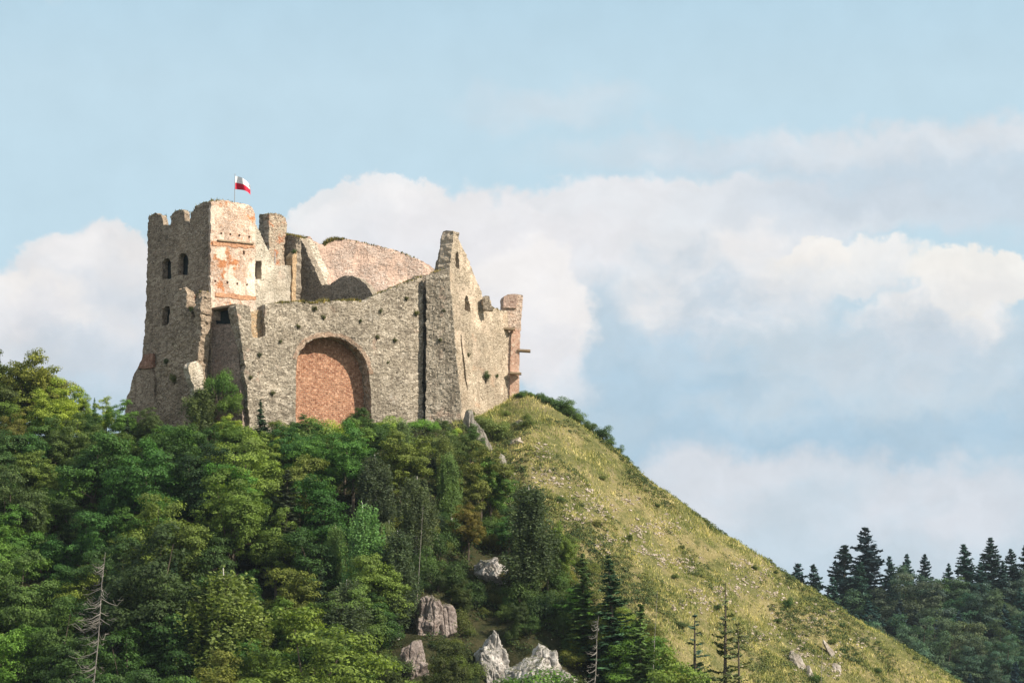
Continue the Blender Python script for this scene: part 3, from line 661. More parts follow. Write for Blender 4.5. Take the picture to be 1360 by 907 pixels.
# --- grass growing on the wall tops
def blades(base, h, w, lean, rng, up=None):
    n = len(base); a = rng.uniform(0, 2 * np.pi, n); d = np.stack([np.cos(a), np.sin(a), np.zeros(n)], 1)
    b = rng.uniform(0, 2 * np.pi, n); e = np.stack([np.cos(b), np.sin(b), np.zeros(n)], 1)
    tip = base + np.stack([np.zeros(n), np.zeros(n), h], 1) + e * (lean * h)[:, None]
    v = np.stack([base - d * w[:, None], base + d * w[:, None], tip], 1).reshape(-1, 3)
    return v, np.arange(n * 3).reshape(n, 3)
rng = np.random.default_rng(77)
tops = [(TL, [(254, 284), (260, 274), (270, 269), (280, 267)], 1.4, 220, .5), (TL, [(228, 285), (236, 279), (244, 280)], 1.4, 60, .35), (TL, [(197, 286), (213, 285)], 1.4, 40, .3), (TR, [(280, 267), (296, 266), (316, 269), (334, 275)], 1.2, 130, .4),
        (TV, [(357, 284), (372, 285), (380, 292)], 1.0, 60, .3), (TU, [(343, 287), (357, 284)], 1.5, 50, .3), (Plane(400, 318.5, -38), [(356, 317), (366, 313), (386, 311), (399, 315)], 1.0, 600, .55),
        (RW, [(431, 326), (437, 321), (447, 317.5), (458, 317)], 1.3, 700, .6), (RW, [(458, 317), (495, 325.5), (524, 332), (538, 337), (552, 343), (577, 358)], 1.2, 500, .35),
        (FRONT, [(372, 402.5), (400, 402), (430, 401.5), (460, 401), (480, 400)], 2.2, 2600, .75), (FRONT, [(491, 397), (500, 391), (520, 383), (545, 373), (560, 367)], 1.5, 500, .35), (FRONT, [(313, 406), (333, 408)], 1.5, 50, .25), (FRONT, [(352, 405), (372, 403)], 1.8, 130, .3),
        (GA, [(653, 407), (660, 411), (667, 413)], 1.2, 120, .4), (LL, [(249, 409), (258, 412)], 1.2, 110, .5), (LL, [(262, 392), (266, 386)], 1.2, 60, .4), (BU, [(572, 362), (591, 357)], 1.5, 100, .35)]
bs, hs = [], []
for pl, path, th, cnt, hh in tops:
    uvp = np.array([pl.uv(*p) for p in path]); s = np.concatenate([[0], np.cumsum(np.linalg.norm(np.diff(uvp, axis=0), axis=1))])
    q = rng.uniform(0, s[-1], cnt); u = np.interp(q, s, uvp[:, 0]); v = np.interp(q, s, uvp[:, 1])
    p = pl.A[None] + u[:, None] * pl.t[None] - pl.n[None] * rng.uniform(-.05, th, cnt)[:, None]; p[:, 2] = v - .1
    cl = .55 + .45 * vnoise(u * 1.5, v * 1.5, 12); bs.append(p); hs.append(hh * rng.uniform(.5, 1.15, cnt) * cl)
bs, hs = np.concatenate(bs), np.concatenate(hs)
v, f = blades(bs, hs + .1, rng.uniform(.05, .1, len(bs)), rng.uniform(.1, .6, len(bs)), rng)
tag(link('wall_top_grass', mesh_np('wall_top_grass', v, f, [M_TOPGRASS])), 'olive grass growing along the broken tops of the castle walls', 'grass', kind='stuff')

# --- flag
fd = TR.depth(312) + .6
fp = at(311.5, 273, fd); ft = at(311.5, 231, fd)
flag = link('flag', None, None, fp); tag(flag, 'white and red flag flying from a thin pole on the tower top', 'flag')
mb = MB(); mb.tube([(0, 0, -.3), (0, 0, ft[2] - fp[2])], [.05, .035], 8); link('flagpole', mb.mesh('flagpole', [M_STEEL]), flag)
def flag_mat():
    m, g = new_mat('flag_cloth'); tc = g.new('ShaderNodeTexCoord'); s = g.new('ShaderNodeSeparateXYZ'); g.l.new(tc.outputs['UV'], s.inputs[0])
    finish(g, g.mix(g.m('GREATER_THAN', s.outputs[1], .5), (.55, .012, .04), (.80, .80, .80)), .7)
    return m
NU, NV = 24, 14; fv, fu, fq = [], [], []
ztop = ft[2] - fp[2] - .25
for iu_ in range(NU + 1):
    for iv_ in range(NV + 1):
        a = iu_ / NU; b = iv_ / NV
        x = 1.65 * a; z = ztop - 1.5 * (1 - b) * (1 - .25 * a) - 1.0 * a ** 1.7
        yv = .28 * math.sin(a * 7.5 + b * 1.2) * a ** .6
        x -= .12 * math.sin(a * 6) * (1 - b)
        fv.append((x + .04, yv - .25 * a, z)); fu.append((a, b))
for iu_ in range(NU):
    for iv_ in range(NV):
        k = iu_ * (NV + 1) + iv_; fq.append((k, k + NV + 1, k + NV + 2, k + 1))
link('flag_cloth', mesh_np('flag_cloth', np.array(fv), np.array(fq), [flag_mat()], True, np.array(fu)), flag)

# ------------------------------------------------------------------ tree meshes (unit tree is 10 m tall)
def unit(v): return v / (np.linalg.norm(v, axis=-1, keepdims=True) + 1e-9)
def leafquads(c, nrm, size, rng, asp=.6, axis=None):
    n = len(c); r = unit(rng.normal(size=(n, 3))) if axis is None else axis
    t1 = unit(np.cross(nrm, r)); t2 = np.cross(nrm, t1)
    s = size[:, None]
    v = np.stack([c - t2 * s, c + t1 * s * asp, c + t2 * s, c - t1 * s * asp], 1).reshape(-1, 3)
    return v, np.arange(n * 4).reshape(n, 4)
def sph(n, rng): return unit(rng.normal(size=(n, 3)))
def broadleaf(seed, rx=.27, rz=.40, zc=.57, lobes=11, tufts=15, per=120, leaf=.0098, taper=0.0, lrad=(.12, .20), crad=(.038, .078)):
    rng = np.random.default_rng(seed); Hh = 10.
    d = sph(60, rng); d = d[d[:, 2] > -.6]
    pick = [0]                                   # lobes spread apart from each other
    while len(pick) < lobes: pick.append(int(np.argmax((1 - d @ d[pick].T).min(1) + rng.uniform(0, .35, len(d)))))
    d = d[pick]; rf = rng.uniform(.35, 1.0, lobes); rf[:2] = .2
    C = d * np.array([rx, rx, rz]) * Hh * rf[:, None] * rng.uniform(.75, 1.2, (lobes, 1))
    if taper: C[:, :2] *= (1 - taper * np.clip(C[:, 2:] / (rz * Hh), -1, 1))
    C[:, 2] += zc * Hh
    R = rng.uniform(*lrad, lobes) * Hh * (1 - .25 * np.clip((C[:, 2] / Hh - zc) / rz, 0, 1))
    cv, cn, cs = [], [], []
    for i in range(lobes):
        k = int(tufts * (R[i] / (.15 * Hh)) ** 2)
        e = sph(k, rng); e[:, 2] = np.where(rng.random(k) < .35, np.abs(e[:, 2]), e[:, 2])
        T = C[i] + e * R[i] * (1, 1, .9) * rng.uniform(.55, 1.12, (k, 1))
        for t in range(k):
            r = rng.uniform(*crad) * Hh; n = int(per * (r / (.058 * Hh)) ** 2)
            q = sph(n, rng); q[:, 2] = np.where(rng.random(n) < .6, np.abs(q[:, 2]), q[:, 2])
            cv.append(T[t] + q * r * (1.15, 1.15, .75) * rng.uniform(.45, 1.05, (n, 1)))
            cn.append(unit(q * .85 + e[t] * .5 + np.array([0, 0, .25]) + rng.normal(size=(n, 3)) * .4)); cs.append(rng.uniform(.6, 1.35, n) * leaf * Hh)
    v, f = leafquads(np.concatenate(cv), np.concatenate(cn), np.concatenate(cs), rng)
    tr = MB(); top = np.array([rng.normal(0, .15), rng.normal(0, .15), .72 * Hh])
    tr.tube([(0, 0, -1.5), (0, 0, 0), top * .35 + (.1, 0, 0), top * .7, top], [.24, .2, .16, .11, .03], 7)
    for i in range(lobes):
        b = top * rng.uniform(.35, .8); m_ = b * .4 + C[i] * .6; m_[2] -= .3
        tr.tube([b, m_, C[i]], [.08, .05, .015], 5)
    return v, f, tr
def birch(seed, rx=.16, clumps=64, droop=.16, leaf=.0095):
    rng = np.random.default_rng(seed); Hh = 10.; lb = MB()
    tr = MB(); tr.tube([(0, 0, -1.5), (0, 0, 0), (.12, .05, 4), (.05, -.08, 7), (.1, 0, 9.8)], [.16, .14, .11, .07, .015], 7)
    cv, cn, cs = [], [], []
    for i in range(clumps):
        z = rng.uniform(.30, .98); prof = math.sin(min(1, (1 - z) * 1.9 + .12) * math.pi / 2) ** .9 * rx * Hh
        a = rng.uniform(0, 2 * math.pi); r = prof * rng.uniform(.3, 1)
        tip = np.array([math.cos(a) * r, math.sin(a) * r, z * Hh])
        st = np.array([.08, 0, max(1.5, z * Hh - r * 1.1 - .4)])
        lb.tube([st, (st + tip) / 2 + (0, 0, .15), tip], [.035, .02, .006], 4)
        for s in range(14):
            t = rng.uniform(.35, 1); b = st * (1 - t) + tip * t + rng.normal(0, .28, 3) * (1, 1, .5)
            n = 24; L = rng.uniform(.6, 1.3) * droop * Hh
            q = np.linspace(0, 1, n); p = b[None] + np.stack([q * rng.normal(0, .12), q * rng.normal(0, .12), -q * L], 1) + rng.normal(0, .085, (n, 3))
            cv.append(p); cn.append(unit(np.array([tip[0], tip[1], .6])[None] * .35 + rng.normal(size=(n, 3)) * .8)); cs.append(rng.uniform(.6, 1.3, n) * leaf * Hh)
    v, f = leafquads(np.concatenate(cv), np.concatenate(cn), np.concatenate(cs), rng)
    return v, f, tr, lb
def conifer(seed, R=.19, levels=44, br=10, bare=.04, density=1.0, droop=.35, power=.85, leaf=.016):
    rng = np.random.default_rng(seed); Hh = 10.
    tr = MB(); tr.tube([(0, 0, -1.5), (0, 0, 0), (0, 0, 5), (0, 0, 9.95)], [.2, .17, .1, .012], 7)
    cv, cn, cs, ax = [], [], [], []
    for l in range(levels):
        z = bare + (1 - bare) * (l + .5) / levels
        rl = R * Hh * (1 - z) ** power * rng.uniform(.78, 1.12) + .05
        nb = max(3, int(br * (1 - .4 * z)))
        for b in range(nb):
            if rng.random() > density: continue
            a = rng.uniform(0, 2 * math.pi); L = rl * rng.uniform(.65, 1.12)
            dr = np.array([math.cos(a), math.sin(a), 0]); n = max(7, int(L * 30))
            t = np.linspace(.08, 1, n)
            zz = z * Hh + (.18 * t - droop * t ** 1.3 * (1.2 - .8 * z) + .12 * t ** 3) * L
            zj = rng.normal(0, .45) * (1 - bare) * Hh / levels * (1.6 if z < .9 else .6)
            p = dr[None] * (t * L)[:, None]; p[:, 2] = np.minimum(zz + zj, Hh * .995)
            side = np.array([-dr[1], dr[0], 0]); w = (.10 + .28 * (1 - t)) * L * .62
            off = rng.uniform(-1, 1, n)
            p = p + side[None] * (off * w)[:, None]; p[:, 2] -= np.abs(off) * w * .25 + rng.uniform(0, .07, n)
            cv.append(p); cn.append(unit(np.array([0, 0, 1.])[None] + dr[None] * .35 + rng.normal(size=(n, 3)) * .35))
            cs.append(rng.uniform(.8, 1.5, n) * leaf * Hh * (.7 + .5 * (1 - z))); ax.append(unit(side[None] + rng.normal(size=(n, 3)) * .45))
            if rng.random() < .3: tr.tube([(0, 0, z * Hh), p[n // 2], p[-1]], [.03, .02, .006], 3)
    v, f = leafquads(np.concatenate(cv), np.concatenate(cn), np.concatenate(cs), rng, .42, np.concatenate(ax))
    return v, f, tr
def bush(seed, clumps=22, per=300, leaf=.042):
    rng = np.random.default_rng(seed); cv, cn, cs = [], [], []; Hh = 2.0
    tr = MB()
    for i in range(clumps):
        e0 = sph(1, rng)[0]; e0[2] = abs(e0[2]); c = e0 * np.array([1.05, 1.05, 1.15]) * rng.uniform(.2, 1); c[2] += .2; R = rng.uniform(.3, .52)
        e = sph(per, rng); e[:, 2] = np.where(rng.random(per) < .7, np.abs(e[:, 2]), e[:, 2])
        cv.append(c + e * R * rng.uniform(.6, 1.1, (per, 1))); cn.append(unit(e + (0, 0, .4) + rng.normal(size=(per, 3)) * .45)); cs.append(rng.uniform(.6, 1.3, per) * leaf)
        tr.tube([(0, 0, -.5), (c[0] * .4, c[1] * .4, c[2] * .4), c], [.05, .035, .01], 4)
    v, f = leafquads(np.concatenate(cv), np.concatenate(cn), np.concatenate(cs), rng)
    return v * 1.0, f, tr
LIB = {}
def lib(kind, gen, leafm, bark):
    v, f, tr = gen[:3]
    LIB.setdefault(kind, []).append((mesh_np(kind + '_crown', v, f, [leafm]), tr.mesh(kind + '_trunk', [bark]), gen[3].mesh(kind + '_limbs', [M_BARK]) if len(gen) > 3 else None))
for s in range(6): lib('broadleaf', broadleaf(10 + s, rx=.24 + .04 * (s % 3), rz=.38 + .05 * (s % 2), lobes=10 + 2 * (s % 3)), M_LEAF, M_BARK)
for s in range(3): lib('tall', broadleaf(30 + s, rx=.16, rz=.45, zc=.53, lobes=12, taper=.4, lrad=(.09, .15)), M_LEAF, M_BARK)
for s in range(3): lib('birch', birch(40 + s, rx=.17 + .02 * s), M_LEAF, M_BIRCH)
for s in range(3): lib('spruce', conifer(50 + s, R=.20), M_NEEDLE, M_BARK)
for s in range(4): lib('fir', conifer(60 + s, R=.23, levels=36, br=13, droop=.20, power=.72, leaf=.022), M_NEEDLE, M_BARK)
for s in range(2): lib('sparse', conifer(70 + s, R=.16, levels=30, br=6, bare=.15, density=.7, droop=.25, power=.6, leaf=.012), M_NEEDLE, M_BARK)
for s in range(4): lib('bush', bush(80 + s), M_LEAF, M_BARK)
NAMES = {'broadleaf': 'broadleaf_tree', 'tall': 'broadleaf_tree', 'birch': 'birch_tree', 'spruce': 'spruce_tree', 'fir': 'fir_tree', 'sparse': 'young_conifer', 'bush': 'shrub'}
CATS = {'broadleaf': 'tree', 'tall': 'tree', 'birch': 'birch', 'spruce': 'spruce', 'fir': 'fir', 'sparse': 'conifer', 'bush': 'shrub'}
prng = random.Random(5); frng0 = random.Random(8)
def plant(kind, x, y, h, color, label, group=None, wide=1.0, var=None, z=None):
    cr_, tr_, lb_ = LIB[kind][prng.randrange(len(LIB[kind])) if var is None else var]
    s = h / (2.0 if kind == 'bush' else 10.0)
    if kind in ('spruce', 'bush', 'sparse'): color = tuple(q * (1.45 if kind == 'bush' else 1.9) for q in color)
    if kind in ('broadleaf', 'tall'): color = tuple(q * 1.12 for q in color)
    if kind == 'birch': color = tuple(q * 1.35 for q in color)
    e = link(NAMES[kind], None, None, (x, y, float(H(x, y)) - .1 if z is None else z)); e.rotation_euler = (prng.gauss(0, .02), prng.gauss(0, .02), prng.uniform(0, 6.28))
    e.scale = (s * wide, s * wide, s)
    c = link('crown' if kind != 'bush' else 'foliage', cr_, e); c.color = tuple(color) + (1,)
    link('trunk' if kind != 'bush' else 'stems', tr_, e)
    if lb_: link('limbs', lb_, e)
    tag(e, label, CATS[kind], group)
    return e
def plant_px(kind, px, top, depth, color, label, wide=1.0, var=None, group=None, hmin=1.0):
    """tree standing on the hillside at this distance, as tall as the photograph shows it"""
    if top < 600 and depth < 330: color = tuple(q * 1.3 for q in color)
    p = at(px, top, depth); z = float(H(p[0], depth)); h = max(hmin, p[2] - z)
    if h < 3.6 and kind in ('broadleaf', 'tall'): kind, wide, var = 'bush', wide * .8, None
    return plant(kind, p[0], depth, h, color, label, group, wide, var)

DK = (.044, .092, .023); MID = (.082, .152, .030); OL = (.132, .187, .036); YG = (.205, .255, .040); GR = (.122, .172, .060); BLG = (.026, .048, .030); AU = (.120, .105, .026)
# ------------------------------------------------------------------ rocks
def rock(px, py, w, hgt, dep, mat, label, depth=None, seed=0, lean=0., front=.3):
    """boulder or outcrop standing out of the slope; w, hgt, dep in metres"""
    p = hit(px, py) if depth is None else at(px, py, depth)
    rng = np.random.default_rng(seed)
    import bmesh
    bm = bmesh.new(); bmesh.ops.create_icosphere(bm, subdivisions=6 if hgt > 2.2 else (5 if hgt > 1 else 4), radius=1)
    sd = Vector((seed * 3.1, seed * 1.7, 0))
    pn = unit(rng.normal(size=(18, 3)) * (1, 1, .6)); ph = rng.uniform(.62, 1.0, 18)
    for v in bm.verts:
        d = v.co.copy(); dv = np.array(d[:])
        dt = pn @ dv; k0 = min(1.25, float(np.min(np.where(dt > .05, ph / np.maximum(dt, .05), 9))))
        q = Vector((d.x * w, d.y * dep, d.z * hgt)) * .5 * k0
        n2 = mnoise.noise(q * .6 + sd); n3 = mnoise.fractal(q * 1.6 + sd, .9, 2.2, 5)
        cr2 = mnoise.noise(Vector((q.x * 1.4, q.y * 1.4, q.z * .35)) + sd); cr2 = -max(0, .14 - abs(cr2)) * 1.2      # upright clefts
        k = 1 + .20 * n2 + .15 * n3 + cr2
        v.co = Vector((q.x * k + lean * q.z, q.y * k, q.z * (1 + .16 * n2 + .09 * n3)))
    me = bpy.data.meshes.new('rock'); bm.to_mesh(me); bm.free(); me.materials.append(mat)
    o = link('rock', me, None, (p[0], p[1] - front, p[2] - .12 * hgt)); o.rotation_euler = (0, 0, rng.uniform(-.3, .3))
    tag(o, label, 'rock'); return o
ROCKS = [
 (568, 815, 3.6, 4.2, 3.0, M_ROCKR, 'brown upper boulder of the leaning rock pair in the forest shadow', 1, .15, 268),
 (548, 868, 3.0, 5.4, 3.0, M_ROCKR, 'dull brown slab below the overhanging boulder in the forest', 2, .25, 267),
 (590, 822, 2.6, 3.4, 2.4, M_ROCKR, 'small brown rock leaning right of the overhanging boulder', 12, .0, 269),
 (650, 754, 4.6, 3.0, 3.4, M_ROCK, 'pale mossy rock poking out of the trees above the tall grey crag', 3, -.3, 276),
 (654, 866, 4.0, 7.8, 3.6, M_ROCK, 'tall pale grey crag with a mossy cap at the bottom edge', 4, -.04, 262),
 (688, 898, 4.4, 5.2, 3.2, M_ROCK, 'pale grey rock face right of the tall mossy crag', 5, .3, 261),
 (724, 874, 3.2, 4.6, 2.8, M_ROCK, 'pointed pale rock above the two lowest grey rocks', 6, .0, 262),
 (716, 905, 2.4, 3.0, 2.4, M_ROCK, 'grey rock low between the pointed rock and the bottom edge', 7, .1, 260),
 (752, 904, 3.8, 3.4, 2.8, M_ROCK, 'light grey rock at the bottom edge, rightmost of the crag', 8, .2, 260),
]
protect = []
for (px, py, w, hh, dd, mt, lb, sd, ln, dp) in ROCKS:
    q = hit(px, py + hh / (265 * K) * .25); dp = float(q[1])
    rock(px, py + hh / (265 * K) * .12, w, hh, dd, mt, lb, dp, sd, ln)
    s = dp * K; protect.append((px, py, w / s * .5, hh / s * .5, dp))
rock(640, 586, 2.6, 5.2, 2.4, M_SLAB, 'tall grey slab leaning against the foot of the gable wall', 307, 20, -.22)
rock(624, 578, 2.2, 4.8, 2.0, M_SLAB, 'grey rock tucked between the slab and the castle buttress', 308, 21, -.1)
rock(686, 586, 1.8, 1.1, 1.4, M_STONE, 'white boulder on the grass just below the gable wall', None, 22)
rock(690, 562, 1.2, .6, 1.0, M_STONE, 'small pale stone at the right corner of the castle base', None, 23)
rock(666, 620, 1.3, 2.2, 1.2, M_SLAB, 'weathered stone rib on the slope edge below the leaning slab', None, 24)
rock(672, 640, 1.0, 1.4, 1.0, M_STONE, 'pale upright stone at the forest edge under the stone rib', None, 25)
rock(1062, 884, 1.7, 3.2, 1.3, M_ROCKW, 'large white outcrop on the lower right grass slope', None, 26, -.25)
rock(1052, 872, .9, 1.6, .9, M_ROCKW, 'small pale rock above left of the large white outcrop', None, 31, -.1)
rock(1074, 894, 1.1, 1.5, 1.0, M_ROCKW, 'small pale rock below right of the large white outcrop', None, 32, -.2)
rock(1112, 888, .9, 1.4, .9, M_ROCKW, 'pale rock under the narrow white outcrop', None, 33, -.2)
rock(1105, 868, 1.0, 3.0, 1.1, M_ROCKW, 'narrow white outcrop right of the large white one', None, 27, -.45)
rock(824, 884, .9, .7, .8, M_STONE, 'single white stone between the bare dead tree and the grass', None, 28)
rock(893, 809, .8, .6, .8, M_STONE, 'lone bright stone in the middle of the grass slope', None, 29)
# scree
rng = np.random.default_rng(9)
PATCH = [(722, 632, 14, 12), (742, 640, 16, 10), (790, 675, 22, 14), (806, 680, 20, 8), (757, 680, 12, 18), (780, 655, 14, 10), (830, 715, 14, 8), (905, 745, 22, 8), (915, 758, 10, 6), (880, 742, 12, 8), (845, 705, 14, 10), (855, 735, 16, 12), (985, 750, 14, 5), (1015, 755, 16, 10), (925, 783, 14, 6), (955, 785, 10, 5),
         (1030, 790, 16, 10), (720, 600, 12, 12), (700, 660, 10, 14), (676, 650, 8, 26), (1000, 845, 20, 12), (1060, 870, 18, 20), (1105, 880, 16, 18), (1030, 830, 14, 12), (800, 720, 14, 12), (835, 665, 10, 6), (768, 690, 14, 6), (1065, 850, 10, 10), (870, 845, 6, 10), (990, 775, 30, 14), (935, 800, 40, 14), (1085, 820, 24, 14), (880, 700, 26, 14), (1140, 850, 20, 8)]
import bmesh
bm = bmesh.new(); bmesh.ops.create_icosphere(bm, subdivisions=2, radius=1); iv = np.array([v.co[:] for v in bm.verts]); it = np.array([[v.index for v in f.verts] for f in bm.faces]); bm.free()
mb = MB()
def stone_at(p, s):
    k = 1 + .22 * rng.normal(size=(len(iv), 1)).clip(-1, 1)
    a = rng.uniform(0, 6.28); R_ = np.array([[math.cos(a), -math.sin(a), 0], [math.sin(a), math.cos(a), 0], [0, 0, 1]])
    mb.add((iv * k * np.array([s * rng.uniform(.8, 1.5), s * rng.uniform(.7, 1.2), s * rng.uniform(.5, .9)])) @ R_.T + p, None, it)
nrock = 0
for (px, py, sx, sy) in PATCH:
    for _ in range(int(24 + sx * sy / 4.5)):
        p = hit(px + rng.normal(0, sx * .6), py + rng.normal(0, sy * .6))
        if p is not None: stone_at(p, .06 + .15 * rng.random() ** 2)
for _ in range(160):
    qx = rng.uniform(690, 1230); qy = rng.uniform(560, 905); p = hit(qx, qy)
    if p is not None and p[1] < 320: stone_at(p, .05 + .10 * rng.random() ** 2)
tag(link('scree', mb.mesh('scree', [M_STONE])), 'loose white limestone rubble strewn over the grassy slope', 'scree', kind='stuff')

# ------------------------------------------------------------------ grass and herbs on the open slope
GB_ = [(640, 540), (650, 575), (668, 630), (690, 665), (740, 700), (780, 730), (830, 790), (880, 830), (940, 907), (960, 1100)]
def gbound(py): return np.interp(py, [b for a, b in GB_], [a for a, b in GB_])
def projv(P):
    x, y, z = P[:, 0], P[:, 1], P[:, 2] - CAMZ; f = y * CP + z * SP; u = -y * SP + z * CP
    return 680 + x / f / K, 453.5 - u / f / K
rng = np.random.default_rng(12)
n = 330000
X = rng.uniform(-8, 66, n); Y = rng.uniform(262, 327, n); Z = H(X, Y); P = np.stack([X, Y, Z - .05], 1)
qx, qy = projv(P)
keep = (qx > gbound(qy) - 45) & (qy < 960) & (qx < 1420)
dens = .62 + .55 * vnoise(X / 2.2, Y / 2.2, 21) + .25 * vnoise(X / .8, Y / .8, 22)
keep &= rng.random(n) < dens
P = P[keep]; nn = len(P)
hh = rng.uniform(.18, .46, nn) * np.clip(.85 + .5 * vnoise(P[:, 0] / 3, P[:, 1] / 3, 23) + .5 * vnoise(P[:, 0] / .7, P[:, 1] / .7, 24), .2, 2)
v, f = blades(P, hh, rng.uniform(.03, .06, nn), rng.uniform(.1, .75, nn), rng)
tag(link('slope_grass', mesh_np('slope_grass', v, f, [M_GRASS])), 'dry yellow and olive grass covering the steep right slope', 'grass', kind='stuff')
cv, cn, cs = [], [], []
for _ in range(20000):
    x, y = rng.uniform(-6, 62), rng.uniform(264, 322)
    q = (vnoise(np.array(x / 5.), np.array(y / 5.), 31) + .6 * vnoise(np.array(x / 1.7), np.array(y / 1.7), 32))
    if q < -.25 + .6 * rng.random(): continue
    z = float(H(x, y)); a, b = proj((x, y, z))
    if a < gbound(b) - 40 or b > 950 or a > 1400: continue
    s = rng.uniform(.16, .55); m_ = 40; e = sph(m_, rng); e[:, 2] = np.abs(e[:, 2])
    cv.append(np.array([x, y, z - .05]) + e * s * np.array([1.1, 1.1, .8])); cn.append(unit(e + (0, 0, .4) + rng.normal(size=(m_, 3)) * .5)); cs.append(rng.uniform(.05, .11, m_))
v, f = leafquads(np.concatenate(cv), np.concatenate(cn), np.concatenate(cs), rng)
tag(link('low_herbs', mesh_np('low_herbs', v, f, [M_HERB])), 'low dark green herbs and dwarf scrub between the grass tufts', 'ground cover', kind='stuff')

cv, cn, cs = [], [], []
for _ in range(9000):
    x, y = rng.uniform(-40, 14), rng.uniform(238, 304)
    z = float(H(x, y)); a, b = proj((x, y, z))
    if b > 1010 or a > gbound(b) + 30 or a < 150: continue
    s = rng.uniform(.25, .65); m_ = 30; e = sph(m_, rng); e[:, 2] = np.abs(e[:, 2])
    if any(abs(a - q[0]) < q[2] * .8 and abs(b - q[1]) < q[3] * .8 for q in protect): continue
    cv.append(np.array([x, y, z - .05]) + e * s * np.array([1.1, 1.1, .9])); cn.append(unit(e + (0, 0, .4) + rng.normal(size=(m_, 3)) * .5)); cs.append(rng.uniform(.06, .14, m_))
v, f = leafquads(np.concatenate(cv), np.concatenate(cn), np.concatenate(cs), rng)
tag(link('forest_floor_plants', mesh_np('forest_floor_plants', v, f, [leafy_mat('floor_plants', [(.3, (.030, .055, .020)), (.5, (.055, .085, .026)), (.7, (.09, .105, .032))], .2, False, .3, .35)])), 'ferns and saplings covering the forest floor between the trees', 'ground cover', kind='stuff')

# ------------------------------------------------------------------ singled-out trees and shrubs
def hero(*a, **k): return plant_px(*a, **k)
hero('broadleaf', 46, 461, 301, (.135, .145, .028), 'tall olive tree turning yellow, highest on the left skyline', .95, 4)
hero('tall', 24, 474, 302, (.12, .15, .03), 'olive tree filling the skyline left of the turning tree', 1.6, 1)
hero('tall', 66, 478, 302, (.14, .155, .03), 'dense yellowish tree on the skyline right of the turning tree', 1.6, 2)
hero('broadleaf', 78, 512, 296, YG, 'bright yellow green tree below the tall turning tree', .95)
hero('broadleaf', -6, 470, 299, (.065, .085, .024), 'thin leaved tree cut by the left picture edge', .7)
hero('broadleaf', 22, 555, 294, (.105, .105, .026), 'yellowish tree at the left edge below the turning tree', .9)
hero('tall', 107, 508, 299, OL, 'slim sapling rising right of the turning tree', .75)
hero('tall', 142, 520, 300, YG, 'small light green tree top in the skyline gap left of the castle', .9)
hero('spruce', 125, 527, 303, DK, 'tiny dark conifer tip on the skyline left of the castle', 1)
hero('broadleaf', 165, 532, 297, MID, 'round green tree at the foot of the raking buttress', 1.0)
hero('broadleaf', 200, 545, 296, (.06, .085, .028), 'green tree right below the shaded tower base', .9)
hero('spruce', 348, 528, 294, (.022, .042, .022), 'dark young spruce in front of the wall left of the arch', 1.1, 0)
hero('birch', 268, 512, 298, (.075, .095, .040), 'drooping grey green tree between tower and recess', 1.9, 0)
hero('broadleaf', 306, 548, 296, YG, 'yellow green shrub below the bright recess bush', 1.0)
hero('bush', 388, 540, 296, (.05, .09, .026), 'upright green shrub at the left jamb of the arch', .8)
hero('bush', 408, 528, 297.5, (.085, .13, .035), 'bright green shrub growing in front of the arch', .8)
hero('bush', 428, 536, 298, (.10, .14, .035), 'light green shrub under the middle of the arch', 1.0)
hero('broadleaf', 472, 536, 299, (.05, .085, .024), 'round dark green tree under the right side of the arch', 1.1)
hero('bush', 452, 540, 299.5, YG, 'yellow green shrub under the right arch shadow', 1.1)
hero('broadleaf', 526, 542, 301, OL, 'pale green tree against the wall between arch and dark gap', .9)
hero('broadleaf', 575, 552, 300, MID, 'green tree crown in front of the dark gap and buttress', 1.1)
hero('broadleaf', 625, 562, 300, (.055, .095, .026), 'bright green tree at the foot of the gable buttress', .9)
hero('broadleaf', 382, 565, 292, YG, 'yellowish tree just below the dark young spruce', .7)
hero('broadleaf', 274, 590, 280, (.022, .045, .016), 'broad dark green tree below the drooping grey tree', 1.1)
hero('spruce', 378, 622, 276, (.030, .040, .020), 'tall dark conifer with a brownish top in the mid forest', 1.5, 1)
hero('birch', 503, 600, 283, (.062, .082, .045), 'large grey green weeping birch in the middle of the forest', 1.5, 1)
hero('birch', 553, 628, 278, (.072, .092, .045), 'birch with a long white trunk right of the large weeping birch', 1.4, 2)
hero('birch', 705, 640, 277, (.062, .085, .040), 'tall thin weeping birch at the forest edge beside the grass slope', 1.5, 0)
hero('broadleaf', 622, 655, 283, (.125, .105, .022), 'tree with orange tinged leaves left of the tall edge birch', .8)
hero('broadleaf', 652, 602, 290, MID, 'green tree at the upper forest edge under the stone rib', .8)
hero('spruce', 774, 733, 270, (.05, .085, .022), 'bright young spruce beside the tall edge birch', 1.3, 2)
hero('spruce', 818, 736, 268, (.022, .048, .020), 'dark spruce standing out against the grass slope', 1.4, 0)
hero('spruce', 850, 800, 258, (.05, .082, .022), 'slender sunlit spruce below the dark spruce', 1.2, 1)
hero('sparse', 958, 770, 262, (.06, .075, .028), 'thin tall pine with sparse crown in front of the grass slope', 1.0, 0)
hero('sparse', 920, 812, 258, (.03, .055, .032), 'bluish young conifer left of the thin pine', 1.3, 1)
hero('sparse', 982, 822, 259, (.065, .075, .026), 'faint small pine right of the thin tall pine', .9, 1)
hero('broadleaf', 884, 868, 254, OL, 'olive shrubby tree at the bottom between spruce and pine', .9)
hero('broadleaf', 742, 688, 280, OL, 'olive bushy tree on the slope edge above the bright spruce', .6)
hero('birch', 302, 748, 258, (.125, .16, .042), 'pale yellow green birch lit by the sun low in the forest', 1.7, 1)
hero('broadleaf', 415, 818, 250, (.135, .185, .034), 'light olive spreading tree at the bottom edge', 1.3, 1)
